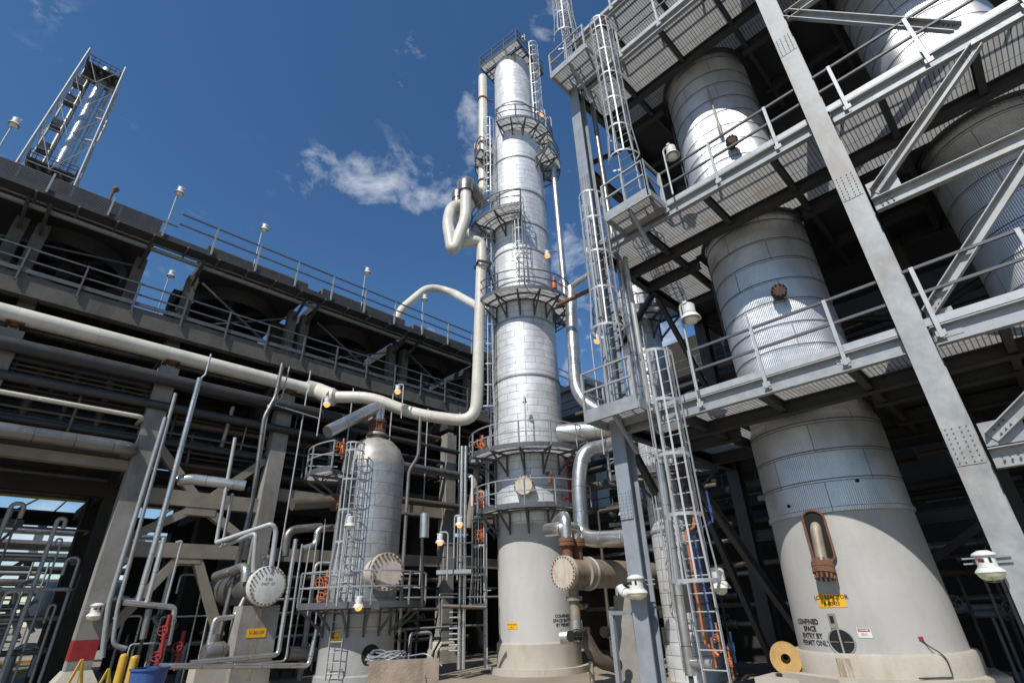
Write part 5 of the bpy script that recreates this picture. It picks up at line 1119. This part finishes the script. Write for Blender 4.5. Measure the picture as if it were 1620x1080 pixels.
pipe('brown horizontal line at landing level left of the tower', [at(700,958,D=21.8), at(770,960,D=21.4)], .07, 'pipe_brown', 0)
pipe('bright red instrument line right of the tower on the second lowest platform', [polar(TC,1.9,285,7.9)+V(.3,-.3,0), polar(TC,1.95,280,7.9), polar(TC,1.95,280,6.3), polar(TC,1.9,268,6.3)], .05, 'red', .05)
pipe('leaning concrete-coloured duct left of the tower platforms', [at(741,835,D=24), at(758,720,D=24.2)], .16, 'concrete_tan', 0)
for k in range(14):
    a = 140+k*6.1; 
gz = random.Random(5)
# clutter of pipes and supports in the shade between the tower and the reactors
for k in range(16):
    x = 18.5+gz.random()*9; z = 2.0+gz.random()*9; r = gz.choice((.08,.12,.17,.22)); y = 11+gz.random()*1.5
    pipe('shaded horizontal line in the dark tangle behind the caged ladders', [(19.5+gz.random(), 4-gz.random()*6, z), (19.5+gz.random()*6, 15+gz.random()*4, z)], r, gz.choice(('pipe_dark','silver_dull','pipe_brown','silver_dull')), 0, group='horizontal lines in the shade behind the reactors')
for k in range(26):
    y = -6+gz.random()*21; x = 17.5+gz.random()*5; r = gz.choice((.05,.07,.1,.16)); z1 = 3+gz.random()*5
    pipe('shaded upright line in the dark tangle behind the reactors', [(x,y,0),(x,y,z1),(x+.1,y+gz.choice((-1.5,1.5)),z1)], r, gz.choice(('pipe_dark','silver_dull','galv','pipe_brown')), .2, group='upright lines in the shade behind the reactors')
for k in range(10):
    c = V(17.6+gz.random()*2.5, 1+gz.random()*9, 1.2+gz.random()*2.2); v = MB(); hvalve(v, c, V(gz.random()-.5,1,0), .13, V(-1,.0,.3).normalized()); v.tube([c-V(0,.9,0),c+V(0,.9,0)],.09,8); v.tube([(c.x,c.y+.5,0),c+V(0,.5,0)],.04,6)
    tag(v.build('shade_valve', M[gz.choice(('galv','pipe_brown','silver_dull'))], None, 1), 'small valve standing in the shade between the ladders and the reactor', 'valve', 'valves in the shade by the reactor')
mb = MB(); mb.box((24.5,1,7.5),(.3,27,15)); mb.box((24.3,13.0,3),(.3,6,6)); tag(mb.build('rear_backdrop_wall', M['concrete_shaded'], None, 0), 'dark backdrop wall added behind the reactors', 'wall')  # added dark backdrop standing in for the shaded background
mb = MB(); mb.box((27.6,25.5,3.6),(.3,22,7.2)); tag(mb.build('gap_backdrop_wall', M['concrete_shaded'], None, 0), 'dark low backdrop wall added far behind, between the tall tower and the tan exchanger', 'wall')  # added to cover the bright horizon gap with a dark tone
# next rack / building right of the tower
mb = MB(); mb.box((26.5,19.5,10.5),(5,4,7.5)); mb.box((26.5,19.5,14.4),(5.6,4.6,.3)); tag(mb.build('equipment_house', M['steel_grey'], None, 0), 'grey sheet-metal housing high up behind, right of the tall tower', 'housing')
t = thing('rear_rack', 'dark rear pipe rack with railings between the tower and the slender column', 'pipe rack', (25,15,0))
for z in (6,9,12):
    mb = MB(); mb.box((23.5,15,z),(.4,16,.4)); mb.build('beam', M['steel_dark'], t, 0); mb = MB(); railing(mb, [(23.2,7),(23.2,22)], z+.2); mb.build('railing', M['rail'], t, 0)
for y in (8,12,16,20): mb = MB(); mb.box((23.6,y,6.5),(.5,.5,13)); mb.build('column', M['concrete_shaded'], t, 0)
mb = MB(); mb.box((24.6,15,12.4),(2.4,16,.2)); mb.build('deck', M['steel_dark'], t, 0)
for k in range(9): pipe('dim line lying in the rear rack behind the tower', [(24+.25*k % 2,6,6.5+(k % 3)*3+.2*k/9),(24+.25*k,22,6.5+(k % 3)*3)], .16, gz.choice(('pipe_dark','silver_dull')), 0, group='lines in the rear rack')
bpy.context.view_layer.update()

# ---------------------------------------------------------------- small-bore clutter round the foot of the pipe rack
cr = random.Random(11)
for k in range(34):
    x = 4.2+cr.random()*14; y = 23.6+cr.random()*2.5 if k % 2 else 22.2+cr.random()*.6; z1 = 1.2+cr.random()*3.2; r = cr.choice((.03,.04,.05,.08))
    if 6.4 < x < 9.2 and y < 23: y += 1.5
    dx = cr.choice((-1,1))*(.4+cr.random()*1.2)
    pipe('small-bore upright line with a bend low in the clutter under the pipe rack', [(x,y,0),(x,y,z1),(x+dx,y,z1),(x+dx,y+.02,z1-cr.random()*.8-.2)], r, cr.choice(('galv','galv_light','silver','pipe_brown','pipe_dark')), r*3, group='small-bore lines under the pipe rack')
for k in range(16):
    c = V(4.5+cr.random()*13, 22.4+cr.random()*2.2, .9+cr.random()*1.8); v = MB(); hvalve(v, c, V(cr.random()-.5,.2,cr.random()), .10, V(cr.random()-.5,-1,.4).normalized()); v.tube([(c.x,c.y,0),c+V(0,0,.5)],.045,6)
    tag(v.build('floor_valve', M[cr.choice(('galv','pipe_brown','galv_light','pipe_dark'))], None, 1), 'small valve on an upright line low under the pipe rack', 'valve', 'valves under the pipe rack')
for k in range(7):
    z = 1.0+k*.42+cr.random()*.2; y = 22.5+cr.random()*1.2
    pipe('low horizontal line running along the pipe rack foot', [(8.9,y,z),(19+cr.random()*3,y,z)], cr.choice((.05,.07,.11)), cr.choice(('silver_dull','pipe_brown','galv','pipe_dark')), 0, group='low lines along the rack foot')

fr = random.Random(23)
for k in range(18):
    z = 7.95+k*.185+fr.random()*.1; y = 23.2+fr.random()*.7; r = fr.choice((.04,.06,.09,.11)); xe = fr.choice((8.1, 12.9, 17.7, 3.2))
    pipe('dark small pipe in the packed front tiers of the pipe rack', [(x0, y, z), (xe, y, z), (xe, y+.9, z)], r, fr.choice(('pipe_dark','pipe_brown','pipe_dark','silver_dull')), r*3, group='small pipes in the front tiers of the rack')
for k in range(26):
    x = -8.5+k*.95+fr.random()*.5; z0 = fr.choice((7.7,8.6,9.6)); 
    pipe('short dark hanger or drop between the packed front tiers of the rack', [(x, 23.15+fr.random()*.5, z0), (x, 23.15+fr.random()*.5, z0+1.0+fr.random()*.9)], fr.choice((.03,.05,.08)), fr.choice(('pipe_brown','pipe_dark','galv')), 0, group='short drops in the front tiers of the rack')
for k in range(15):
    x = -9+fr.random()*11.5; y = (26.5 if k % 2 else 33)+fr.random()*5; z1 = 1.5+fr.random()*4.5; r = fr.choice((.03,.05,.07,.1)); dx = fr.choice((-1,1))*(.6+fr.random()*1.6)
    pipe('upright line with elbows seen through the opening at lower left', [(x,y,0),(x,y,z1),(x+dx,y,z1),(x+dx,y,z1-1.0)], r, fr.choice(('galv_light','galv','silver_dull','pipe_brown')), r*3, group='upright lines beyond the lower left opening')
for k in range(14):
    z = .9+k*.42+fr.random()*.15; y = 41+fr.random()*5
    pipe('horizontal line seen through the opening at lower left', [(-14,y,z),(2.6+fr.random(),y,z)], fr.choice((.05,.08,.12)), fr.choice(('galv','pipe_brown','silver_dull','steel_dark')), 0, group='horizontal lines beyond the lower left opening')
for k in range(3):
    t = thing('pipe_support', 'grey steel T-shaped pipe support beyond the lower left opening', 'support', (-6+k*3.1, 33, 0), 'pipe supports beyond the lower left opening')
    mb = MB(); mb.box((-6+k*3.1,33,3.1),(.3,.3,6.2)); mb.build('post', M['steel_grey'], t, 0)
    mb = MB(); mb.box((-6+k*3.1,33,6.3),(2.2,.3,.3)); mb.build('cross_arm', M['steel_grey'], t, 0)
    for q in (-1,1): mb = MB(); mb.bar((-6+k*3.1,33,4.6),(-6+k*3.1+q*.95,33,6.15),.12,.12); mb.build('brace', M['steel_grey'], t, 0)
# rust stain under the vent opening of the reactor
m = bpy.data.materials.new('rust_run'); m.use_nodes = True; tr_ = m.node_tree; b_ = tr_.nodes['Principled BSDF']; b_.inputs['Base Color'].default_value = (.36,.21,.08,1); b_.inputs['Roughness'].default_value = .9
tcn = tr_.nodes.new('ShaderNodeTexCoord'); mpn = tr_.nodes.new('ShaderNodeMapping'); mpn.inputs['Scale'].default_value = (14,14,1.5); nz_n = tr_.nodes.new('ShaderNodeTexNoise'); nz_n.inputs['Scale'].default_value = 1; nz_n.inputs['Detail'].default_value = 6
mr = tr_.nodes.new('ShaderNodeMapRange'); mr.inputs['From Min'].default_value = .38; mr.inputs['From Max'].default_value = .72; mr.inputs['To Max'].default_value = .5
tr_.links.new(tcn.outputs['Object'], mpn.inputs[0]); tr_.links.new(mpn.outputs[0], nz_n.inputs['Vector']); tr_.links.new(nz_n.outputs['Fac'], mr.inputs['Value']); tr_.links.new(mr.outputs[0], b_.inputs['Alpha'])
M['rust_run'] = m
for (dg, z, w, h, r) in ((171,1.07,.26,.3,R1+.2515),):
    mb = MB(); patch_on_cyl(mb, C1, r, dg, z, w, h, .003); mb.build('rust_stain', m, V1, 0)
for k in range(11):
    x = -.6+k*.34+fr.random()*.12; y = 23.9+fr.random()*1.6; z1 = 2.2+fr.random()*4.6; dx = fr.choice((-1,1))*(.14+fr.random()*.25)
    pipe('slim upright line standing in front of the dark column left of the red-banded one', [(x,y,0),(x,y,z1),(x+dx,y,z1),(x+dx,y+.02,z1-.2-fr.random()*.5)], fr.choice((.025,.035,.05,.07)), fr.choice(('galv_light','galv','silver_dull','galv_light')), .2, group='slim lines left of the red-banded column')
for k in range(5):
    z = 1.1+k*.95+fr.random()*.4; y = 24.6+fr.random()
    pipe('short cross line behind the slim uprights left of the red-banded column', [(-5.5,y,z),(2.9,y,z),(2.9,y+1.2,z)], fr.choice((.04,.06,.09)), fr.choice(('galv','silver_dull','pipe_brown')), .2, group='cross lines left of the red-banded column')
